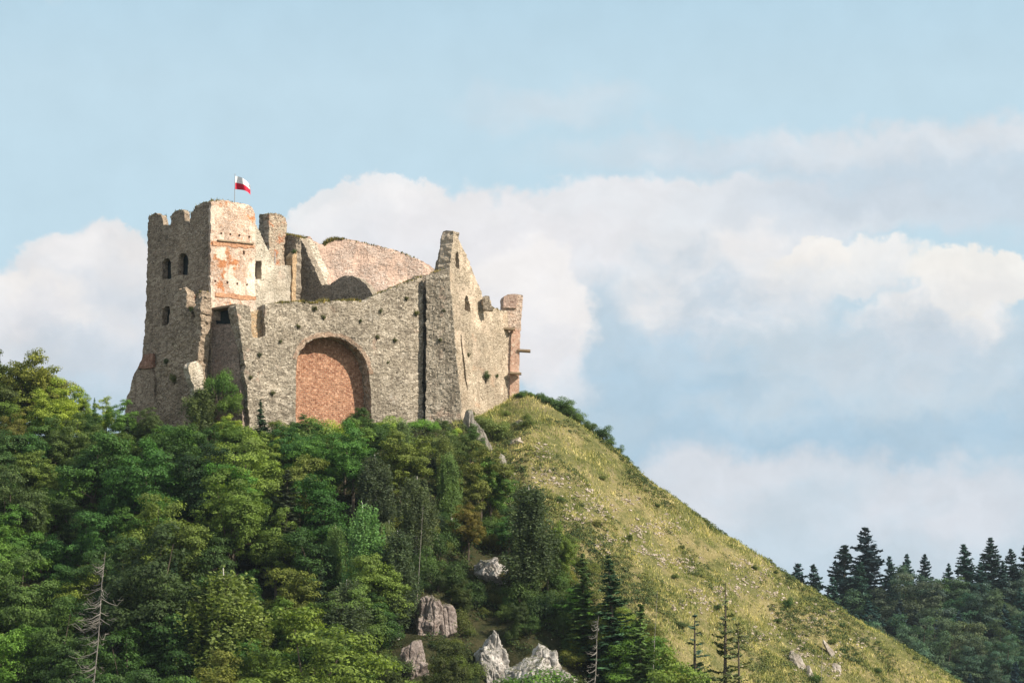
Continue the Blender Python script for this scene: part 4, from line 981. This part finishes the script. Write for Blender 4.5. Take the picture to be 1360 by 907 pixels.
hero('broadleaf', 205, 705, 262, (.050, .078, .026), 'mid green tree behind the dead conifer', 1.1)
hero('birch', 462, 765, 262, (.065, .088, .042), 'drooping green birch above the light olive spreading tree', 1.5, 2)
hero('birch', 530, 700, 268, (.060, .085, .042), 'green birch with forked white stem left of the brown rocks', 1.3, 0)
hero('broadleaf', 600, 850, 256, (.055, .068, .020), 'dark olive tree growing right of the brown rocks', .8)
hero('broadleaf', 520, 872, 255, (.06, .08, .022), 'small tree with flat lit branches in the dark hollow', .7)
hero('bush', 706, 856, 259, MID, 'small bush in a cleft of the pale crag', 1.2)
hero('bush', 738, 872, 258.5, (.06, .075, .024), 'bush between the pointed rock and the lowest rock', 1.2)
hero('bush', 556, 546, 303, MID, 'green shrub at the very foot of the dark gap in the wall', 1.3)
hero('bush', 588, 551, 304, (.06, .085, .026), 'olive shrub against the foot of the castle buttress', 1.4)
hero('bush', 608, 568, 305, YG, 'light shrub at the right corner of the buttress foot', 1.3)
hero('bush', 505, 542, 301, OL, 'pale shrub close to the wall between arch and gap', 1.4)
hero('bush', 338, 545, 297, (.05, .07, .026), 'shrub at the foot of the wall left of the dark young spruce', 1.3)
hero('tall', 500, 770, 264, DK, 'dark slender tree in the hollow left of the brown rocks', 1.2)
hero('broadleaf', 612, 770, 274, (.06, .08, .024), 'olive tree standing behind the brown rocks', .9)
hero('broadleaf', 690, 790, 271, (.05, .075, .024), 'green tree behind the pale crag under the tall birch', .9)
for i, (px, py, h, c, w, lb) in enumerate([
    (508, 862, 4.6, (.034, .06, .02), .8, 'dark bushy tree in the hollow far left of the brown rocks'), (522, 905, 4.2, (.05, .075, .022), .8, 'bushy tree at the bottom edge left of the brown slab'),
    (600, 882, 3.8, (.05, .065, .02), .9, 'dark olive thicket at the foot of the brown rocks'), (622, 907, 3.6, (.06, .08, .022), .9, 'green thicket at the bottom edge left of the tall crag'), (604, 842, 3.6, (.06, .07, .02), .8, 'olive bushy tree between brown rocks and tall crag'),
    (628, 806, 3.8, (.035, .06, .02), .8, 'dark bushy tree under the mossy rock'), (598, 786, 4.6, (.045, .075, .022), .8, 'green bushy tree behind the brown upper boulder'), (566, 770, 4.6, (.05, .085, .024), .8, 'bushy tree above the brown upper boulder'), (535, 780, 5.0, (.034, .06, .02), .8, 'dark bushy tree above left of the brown boulders'),
    (692, 806, 4.8, (.05, .08, .022), .8, 'green bushy tree under the tall edge birch'), (722, 826, 4.6, (.036, .062, .02), .8, 'dark bushy tree behind the pointed pale rock'), (748, 842, 4.2, (.055, .085, .024), .8, 'green bushy tree left of the bare dead tree'), (770, 872, 3.8, (.05, .08, .022), .9, 'bushy tree at the foot of the bare dead tree'),
    (704, 776, 4.0, (.06, .09, .026), .8, 'pale bushy tree at the trunk of the tall edge birch'), (738, 786, 4.2, (.05, .085, .022), .8, 'bushy tree left of the bright young spruce'), (664, 800, 3.0, (.06, .07, .02), .9, 'shrub capping the tall grey crag'), (682, 852, 2.2, (.05, .075, .022), .8, 'shrub in the cleft right of the tall crag'),
    (655, 715, 4.2, (.05, .085, .022), .8, 'bushy tree just above the mossy rock'), (610, 735, 4.6, (.055, .09, .024), .8, 'bushy tree left of the mossy rock'), (580, 740, 4.6, (.04, .07, .022), .8, 'dark bushy tree under the slim dead stem')]):
    q = hit(px, py)
    if q is not None: plant('bush', q[0], q[1], h, tuple(v_ * 1.05 for v_ in c), lb, None, w, i % 4)
# bush high in the recess
p = at(292, 512, 298.0); plant('bush', p[0], p[1], 5.0, (.06, .115, .024), 'bright green bush growing in the recess beside the tower', None, .62, 1, at(292, 530, 298.0)[2])
p = at(306, 540, 297.5); plant('bush', p[0], p[1], 3.2, (.085, .135, .028), 'lighter bush under the bright bush in the recess', None, .8, 2, at(306, 549, 297.5)[2])
# shrubs along the ridge and on the slope
for i, (px, top, d, c, w, lb) in enumerate([
    (704, 517, 319.5, (.055, .09, .026), 1.1, 'bush second from the end turret on the ridge'), (726, 519, 320, (.045, .075, .024), 1.2, 'dark bush leaning on the left of the largest ridge bush'),
    (746, 523, 320, (.05, .08, .025), 1.2, 'bush overlapping the right side of the largest ridge bush'), (768, 538, 320, (.06, .09, .028), 1.0, 'pale bush on the ridge above the lone skyline shrub'),
    (782, 549, 320, (.05, .075, .024), .9, 'bush on the ridge just above the lone skyline shrub'), (808, 574, 320, (.05, .08, .026), .9, 'bush just below the lone skyline shrub'),
    (692, 515, 319, (.05, .085, .026), 1.2, 'green bush touching the end turret of the castle'), (735, 518, 320, (.04, .07, .024), 1.7, 'largest dark bush on the ridge right of the castle'),
    (716, 516, 320, (.05, .08, .026), 1.1, 'bush between the turret bush and the largest ridge bush'), (757, 530, 320, (.045, .075, .024), 1.1, 'bush on the ridge just right of the largest ridge bush'),
    (797, 556, 320.5, (.035, .06, .024), 1.0, 'dark shrub standing alone on the skyline ridge'), (820, 586, 320, (.045, .075, .024), 1.0, 'low bush on the ridge below the lone skyline shrub'),
    (832, 600, 320, (.05, .075, .025), .8, 'lowest of the ridge bushes on the skyline'), 
    (650, 536, 309, (.07, .09, .028), 1.0, 'olive bush at the foot of the gable wall'),
    (672, 540, 315, (.075, .095, .028), .9, 'light bush at the right base of the gable wall'), (664, 556, 309, (.06, .08, .026), .9, 'olive shrub on the grass under the gable wall bush'),
    (700, 548, 311, (.07, .09, .026), 1.0, 'yellow green shrub near the top of the grass slope')]):
    b = at(px, top, d); z = float(H(b[0], d)); plant('bush', b[0], d, max(1.0, b[2] - z + .15), tuple(q * 1.5 for q in c), lb, None, w * 1.05, i % 4)
for i, (px, py, hgt, c, w, lb) in enumerate([
    (1046, 808, 1.9, (.045, .09, .026), .7, 'small upright green shrub high on the right grass slope'), (1118, 832, .9, (.04, .075, .026), .9, 'dark shrub on the lower right slope near the ridge'),
    (1121, 868, 1.3, (.034, .066, .022), .8, 'dark round shrub below the ridge shrub at lower right'), (1083, 905, 1.5, (.06, .1, .028), 1.1, 'green shrub at the bottom below the large white outcrop'),
    (700, 556, .9, (.09, .115, .03), 1.2, 'yellow green shrub low on the grass beneath the ridge bushes'), (752, 725, 2.0, (.07, .10, .028), 1.2, 'shrub in the grass left of the dark spruce'),
    (795, 700, 1.2, (.10, .105, .03), 1.3, 'olive shrub in the grass above the dark spruce'), (1030, 762, .7, (.06, .08, .026), 1., 'tiny shrub under the ridge high on the right slope'),
    (668, 575, 1.4, (.07, .10, .03), 1., 'bush between the white boulder and the gable wall'), (905, 835, 1.3, (.06, .085, .028), 1.2, 'olive scrub on the grass left of the thin pine'), (1165, 893, 1.0, (.05, .08, .026), 1.2, 'green scrub low at the right end of the grass slope')]):
    q = hit(px, py)
    if q is not None: plant('bush', q[0], q[1], hgt, c, lb, None, w, i % 4)
for k in range(34):
    q = hit(frng0.uniform(700, 1200), frng0.uniform(590, 900))
    if q is None or q[1] > 318 or proj(q)[0] < gbound(proj(q)[1]) + 10: continue
    plant('bush', q[0], q[1], frng0.uniform(.5, 1.0), frng0.choice([(.05, .085, .024), (.065, .09, .026), (.08, .10, .028)]), 'low round green bush scattered on the open grass slope', 'low bushes on the grass slope', frng0.uniform(1.0, 1.6))
# tufts rooted in the masonry
for i, (pl, px, py, s, c, lb) in enumerate([
    (GA, 645, 497, 1.5, (.05, .075, .024), 'green tuft growing out of the middle of the gable wall'), (GA, 659, 498, .7, (.06, .08, .026), 'small tuft right of the large gable wall tuft'),
    (FRONT, 505, 412, .8, (.07, .075, .03), 'small brown green tuft near the top of the curtain wall'), (FRONT, 553, 414, .9, (.09, .095, .03), 'yellowish tuft beside the dark gap in the wall'),
    (FRONT, 524, 450, .8, (.075, .08, .028), 'green tuft in the curtain wall right of the arch top'), (FRONT, 500, 446, .8, (.10, .10, .04), 'pale tuft just right of the arch crown'),
    (FRONT, 395, 432, .8, (.09, .09, .035), 'tuft in the curtain wall upper left of the arch'), (FRONT, 362, 520, .8, (.09, .095, .035), 'tuft low on the wall left of the arch'),
    (FRONT, 430, 420, .7, (.08, .09, .035), 'small tuft in the curtain wall high above the arch'), (FRONT, 478, 425, .6, (.07, .08, .03), 'dark tuft in the wall upper right of the arch'),
    (FRONT, 345, 470, .7, (.06, .07, .03), 'dark tuft in the wall left of the arch shoulder'), (FRONT, 372, 452, .6, (.085, .09, .035), 'pale tuft in the wall left of the arch crown'),
    (FRONT, 515, 480, .6, (.07, .08, .03), 'small tuft in the wall right of the arch shoulder'), (FRONT, 540, 395, .7, (.09, .09, .035), 'tuft under the sloping top of the curtain wall'),
    (FRONT, 418, 408, .8, (.10, .10, .035), 'tuft hanging from the grassy wall top above the arch'), (BU, 585, 450, .7, (.075, .08, .03), 'tuft in the face of the castle buttress'), (BU, 590, 412, .6, (.07, .075, .03), 'small dark tuft high on the castle buttress'),
    (FRONT, 333, 500, .6, (.08, .085, .03), 'tuft near the left edge of the curtain wall'), (GA, 622, 470, .6, (.08, .08, .035), 'small tuft beside the long crack in the gable wall'), (GA, 627, 548, 1.0, (.08, .10, .03), 'plant at the bottom of the gable wall crack'),
    (LL, 232, 500, 1.4, (.10, .11, .03), 'yellow green plant on the base of the shaded outer wall'), (LL, 222, 478, 1.0, (.06, .075, .028), 'small plant above the yellow green one on the outer wall'),
    (LL, 256, 410, .8, (.10, .12, .035), 'light tuft on the broken outer wall edge'), (Plane(280, TD, 45, -1.2), 391, 333, 1.0, (.05, .075, .025), 'small shrub topping the ochre brick jamb')]):
    p = pl.hit(px, py); p = p + pl.n * .05
    plant('bush', p[0], p[1], s, c, lb, None, .75, i % 4, p[2] - s * .45)

# dead conifer, bare
def dead(px, top, depth, label, spread, seed, nb=40, rad=.10):
    rng = np.random.default_rng(seed); p = at(px, top, depth); z = float(H(p[0], depth)); h = p[2] - z
    e = link('dead_conifer', None, None, (p[0], depth, z)); tag(e, label, 'dead tree')
    lx = -.06 * h
    tr = MB(); kn = [(lx * (1 - q) + rng.normal(0, .07 * spread / 3), rng.normal(0, .05), q * h - (.5 if q == 0 else 0)) for q in np.linspace(0, 1, 9)]; kn[-1] = (0, 0, h)
    tr.tube(kn, [rad * (1 - .8 * q) for q in np.linspace(0, 1, 9)], 7); link('trunk', tr.mesh('trunk', [M_DEADW]), e)
    for i in range(nb):
        b = MB(); t = rng.uniform(.42, .98); a = rng.uniform(0, 6.28) if rng.random() < .4 else rng.normal(3.14, .6); L = spread * (1.04 - t) ** .5 * rng.uniform(.2, 1.15)
        d = np.array([math.cos(a), math.sin(a) * .8, 0]); s = np.array([lx * (1 - t), 0, t * h])
        q = [s, s + d * L * .35 + (0, 0, -.22 * L + rng.normal(0, .05)), s + d * L * .7 + (0, 0, -.30 * L + rng.normal(0, .08)), s + d * L + (0, 0, rng.uniform(-.35, .05) * L)]
        b.tube(q, [.035, .03, .022, .01], 4)
        for _ in range(3):
            tt = rng.uniform(.4, .95); m_ = s + d * L * tt + (0, 0, -.06 * L); dd = unit(d + rng.normal(0, .6, 3)); b.tube([m_, m_ + dd * L * .28], [.016, .006], 3)
        link('branch', b.mesh('branch', [M_DEADW]), e)
dead(140, 733, 250, 'grey dead conifer with bare curved branches at lower left', 3.6, 3, 80)
dead(795, 818, 255, 'small bare dead tree beside the dark spruce at the bottom', 2.0, 4, 34, .09)
dead(873, 785, 262, 'thin bare stem standing on the grass right of the sunlit spruce', .5, 5, 12, .06)
dead(562, 672, 272, 'slim pale dead stem among the birches', .4, 6, 8, .045)
dead(1094, 822, 290, 'short pale stake on the grass near the lower right outcrops', .2, 7, 3, .05)

# ------------------------------------------------------------------ the forest
LIM = [(-60, 475), (0, 500), (60, 520), (100, 530), (130, 545), (170, 548), (200, 550), (240, 552), (262, 545), (320, 545), (350, 548), (392, 546), (430, 544), (480, 547), (530, 548), (565, 556), (610, 564), (640, 584), (660, 640), (690, 690), (740, 720), (765, 765), (830, 800), (880, 850), (930, 890), (990, 960), (1200, 1100)]
RIGHT = [(500, 600), (560, 640), (600, 654), (650, 672), (700, 705), (740, 745), (790, 790), (850, 850), (907, 905), (1100, 980)]
LAND = [('the dark young spruce', 348, 540), ('the grey birch', 503, 640), ('the dead conifer', 140, 810), ('the pale birch', 302, 790), ('the spreading olive tree', 415, 860), ('the brown rocks', 565, 830), ('the pale crag', 660, 860), ('the mossy rock', 652, 756), ('the tall edge birch', 705, 720), ('the orange tinged tree', 622, 675), ('the brownish topped conifer', 378, 680), ('the turning tree', 46, 500), ('the broad dark tree', 274, 630), ('the arch', 442, 530), ('the shaded tower', 235, 500), ('the gable buttress', 590, 530), ('the dark spruce', 818, 770), ('the thin pine', 958, 830)]
used = {}
def lname(tone, kind, px, py):
    l = min(LAND, key=lambda q: (q[1] - px) ** 2 + (q[2] - py) ** 2); dx_, dy_ = px - l[1], py - l[2]
    v_ = 'above' if dy_ < -22 else ('below' if dy_ > 22 else ''); h_ = 'left' if dx_ < -22 else ('right' if dx_ > 22 else '')
    if v_ and h_: w = v_ + ' and ' + h_ + ' of '
    elif v_: w = 'directly ' + v_ + ' '
    elif h_: w = 'directly ' + h_ + ' of '
    else: w = 'right beside '
    dist = math.hypot(dx_, dy_)
    far = 'a little way ' if dist > 75 and 'right beside' not in w else ''
    return tone + ' ' + kind + ' ' + far + w.replace('directly ', '' if far else 'directly ') + l[0]
frng = random.Random(21)
cands = []
yy = 234.0
row = 0
while yy < 303:
    xx = -78 + (row % 2) * 1.9
    while xx < 34:
        cands.append((xx + frng.uniform(-1.2, 1.2), yy + frng.uniform(-1.2, 1.2))); xx += 4.7
    yy += 4.0; row += 1
pending = []
for x, y in cands:
    z = float(H(x, y)); px, py = proj((x, y, z))
    if px < -70 or px > 1000: continue
    if px > np.interp(py, [a for a, b in RIGHT], [b for a, b in RIGHT]): continue
    t = frng.random(); lower = py > 720
    tn = float(vnoise(np.array(x / 9.), np.array(y / 9.), 44))
    if px > 430 and px < 720 and t < .22: kind, tone, c = 'birch', 'grey green', GR
    elif t < .06: kind, tone, c = 'spruce', 'dark', (.022, .042, .020)
    elif t < .33: kind, tone, c = 'tall', ('olive' if tn > .1 else 'dark green'), (OL if tn > .1 else DK)
    else:
        kind = 'broadleaf'
        q = frng.random() * .6 + (tn + 1) * .25 + (.12 if px > 430 else 0) - (.22 if (px < 250 and py > 600) else 0) + (.25 if (px < 120 and py < 640) else 0)
        tone, c = [('dark green', DK), ('deep green', (.060, .118, .028)), ('mid green', MID), ('olive green', (.120, .170, .034)), ('light green', (.165, .225, .042))][min(4, max(0, int(q * 4.6)))]
    hgt = frng.uniform(7.5, 13) * (1 if y < 290 else .72)
    c = tuple(v_ * frng.uniform(.85, 1.18) for v_ in c)
    # keep below the seen outline of the wood
    lim = np.interp(px, [a for a, b in LIM], [b for a, b in LIM]) + frng.uniform(0, 14)
    for _ in range(30):
        if proj((x, y, z + hgt))[1] >= lim: break
        hgt *= .93
    if hgt < 1.1: continue
    if hgt < 3.2: kind = 'bush'
    topy = proj((x, y, z + hgt))[1]
    if topy > 925: continue
    half = hgt * .30 / (y * K)
    bad = False
    for (rx_, ry_, rw, rh, rd) in protect:
        if y < rd + 2 and abs(px - rx_) < half + rw * .8 and topy < ry_ + rh * .7: bad = True
    for (hx, hy, hw, hd, hb) in [(135, 733, 42, 250, 890), (302, 750, 40, 258, 860), (415, 820, 62, 250, 900), (818, 736, 22, 268, 830), (774, 735, 18, 270, 790), (705, 650, 30, 277, 740), (795, 820, 16, 255, 900), (850, 800, 14, 258, 870), (503, 600, 36, 283, 660)]:
        if y < hd and abs(px - hx) < half * .8 + hw and topy < hb - 15 and y > hd - 25: bad = True
    if bad: continue
    pending.append((kind, x, y, hgt, c, tone, px, topy))
lab = {}
for q in pending:
    kd = {'broadleaf': 'broadleaf tree', 'tall': 'slender broadleaf tree', 'birch': 'weeping birch', 'spruce': 'spruce', 'bush': 'shrub'}[q[0]]
    lab.setdefault(lname(q[5], kd, q[6], q[7] + 25), []).append(q)
nf = 0
for l, qs in lab.items():
    if len(qs) == 2 and abs(qs[0][7] - qs[1][7]) > 10:
        qs.sort(key=lambda q: q[7]); ls = ['higher ' + l, 'lower ' + l]
    elif len(qs) == 2:
        qs.sort(key=lambda q: q[6]); ls = ['left hand ' + l, 'right hand ' + l]
    elif len(qs) == 3:
        qs.sort(key=lambda q: q[7]); ls = ['highest ' + l, 'middle ' + l, 'lowest ' + l]
    else: ls = [l] * len(qs)
    for q, t in zip(qs, ls):
        if len(t.split()) > 16: t = t.replace('a little way ', '')
        plant(q[0], q[1], q[2], q[3], q[4], t, 'trees of the forest below the castle'); nf += 1
print('forest trees', nf)

ub = 0
for _ in range(5000):
    px, py = frng.uniform(470, 900), frng.uniform(690, 975)
    if px > np.interp(py, [a for a, b in RIGHT], [b for a, b in RIGHT]) + 12 or ub > 230: continue
    q = hit(px, py)
    if q is None: continue
    hgt = frng.uniform(1.2, 2.8); tp = proj((q[0], q[1], q[2] + hgt))[1]; half = hgt * .45 / (q[1] * K)
    if any(abs(px - rx_) < half + rw * .7 and tp < ry_ + rh * .6 and py > ry_ - rh * .7 for (rx_, ry_, rw, rh, rd) in protect): continue
    if any(q[1] < hd and abs(px - hx) < half + hw and tp < hb for (hx, hy, hw, hd, hb) in [(818, 736, 22, 268, 840), (774, 735, 18, 270, 800), (795, 820, 16, 255, 900), (850, 800, 14, 258, 870)]): continue
    tone, c = frng.choice([('dark', (.035, .062, .022)), ('green', (.055, .09, .026)), ('olive', (.085, .10, .028)), ('yellowish', (.11, .12, .028))])
    c = tuple(v_ * frng.uniform(.85, 1.15) for v_ in c)
    plant('bush', q[0], q[1], hgt, c, lname(tone, 'undergrowth shrub', px, py - 12), 'undergrowth shrubs round the crags', frng.uniform(.9, 1.3)); ub += 1
print('undergrowth', ub)
# ------------------------------------------------------------------ wood on the far hill
FD = (.028, .062, .054)
far = [(1058, 747, 640, 'smallest fir tip just above the grass slope'), (1079, 748, 640, 'second small fir tip from the grass slope'), (1118, 722, 650, 'broad fir left of the tallest fir'), (1156, 699, 655, 'tallest fir of the far wood'), (1183, 737, 650, 'fir leaning on the right side of the tallest fir'), (1204, 735, 660, 'thin fir in the gap right of the tallest fir'),
       (1227, 735, 655, 'fir in the middle of the far skyline'), (1256, 747, 660, 'short fir in the far skyline dip'), (1286, 721, 650, 'left one of the two high right hand firs'), (1315, 713, 655, 'right one of the two high right hand firs'), (1346, 727, 655, 'fir near the right picture edge'), (1366, 722, 650, 'fir cut by the right picture edge'), (1138, 745, 645, 'shorter fir tucked before the tallest fir'), (1300, 745, 640, 'fir filling the notch between the two high firs'), (1330, 745, 642, 'fir below the rightmost high fir'), (1100, 765, 640, 'low fir at the left end of the far wood')]
for i, (px, top, d, lb) in enumerate(far):
    p = at(px, top, d); z = float(H(p[0], d)); hgt = p[2] - z
    plant('fir', p[0], d, max(9, hgt), tuple(v_ * frng.uniform(.85, 1.2) for v_ in FD), lb, 'firs of the far wood', frng.uniform(.85, 1.15) * (1.15 if i in (2, 3, 8, 9) else 1.0), i % 4)
heroes_far = [(1268, 815, 612, (.115, .14, .07), 'pale olive round tree at the lower right below the firs', 1.1), (1225, 840, 606, (.085, .12, .066), 'grey green tree beside the grass edge of the far wood', 1.0), (1320, 850, 605, (.055, .085, .045), 'dark round tree at the bottom right corner', 1.1)]
for px, top, d, c, lb, w in heroes_far:
    p = at(px, top, d); z = float(H(p[0], d)); plant('broadleaf', p[0], d, max(10, p[2] - z), c, lb, None, w)
fl = {}
for r_ in range(7):
    d = 590 + r_ * 9
    px = 1085 + frng.uniform(0, 25)
    while px < 1400:
        top = np.interp(r_, [0, 6], [880, 765]) + frng.uniform(-12, 14)
        sil = np.interp(px, [1060, 1100, 1150, 1200, 1280], [774, 799, 832, 860, 909])
        if top < sil + 30:
            p = at(px, top, d); z = float(H(p[0], d)); hgt = p[2] - z
            hgt = min(max(hgt, 8), 22); k = 'fir' if frng.random() < (.2 if r_ < 3 else .65) else 'broadleaf'
            q1, q2 = proj((p[0], d, z + hgt))
            where = 'left' if px < 1180 else ('middle' if px < 1280 else 'right')
            hgh = ['lowest', 'low', 'middle', 'high', 'higher', 'upper', 'topmost'][r_]
            fl.setdefault(('dark %s in the %s row of the far wood, %s part' % (k + (' tree' if k == 'broadleaf' else ''), hgh, where)), []).append((k, p[0], d, hgt))
        px += frng.uniform(20, 34)
for l, qs in fl.items():
    for k, x, d, hgt in qs:
        c = tuple(v_ * frng.uniform(.8, 1.25) for v_ in ((.060, .105, .060) if k == 'broadleaf' else FD))
        plant(k, x, d, hgt, c, l, 'trees of the far wood', frng.uniform(.9, 1.2) if k == 'broadleaf' else 1.0)


# ------------------------------------------------------------------ thin summer haze
hm = bpy.data.materials.new('thin_haze'); hm.use_nodes = True; hm.node_tree.nodes.clear(); g = G(hm.node_tree)
pv_ = g.new('ShaderNodeVolumePrincipled'); pv_.inputs['Color'].default_value = (.75, .90, 1, 1); pv_.inputs['Density'].default_value = .00005; pv_.inputs['Anisotropy'].default_value = .1
ho = g.new('ShaderNodeOutputMaterial'); g.l.new(pv_.outputs[0], ho.inputs['Volume'])
mb = MB(); mb.box((0, 4000, 60), (13000, 0, 0), (0, 11000, 0), (0, 0, 150))
tag(link('haze', mb.mesh('haze', [hm])), kind='stuff')
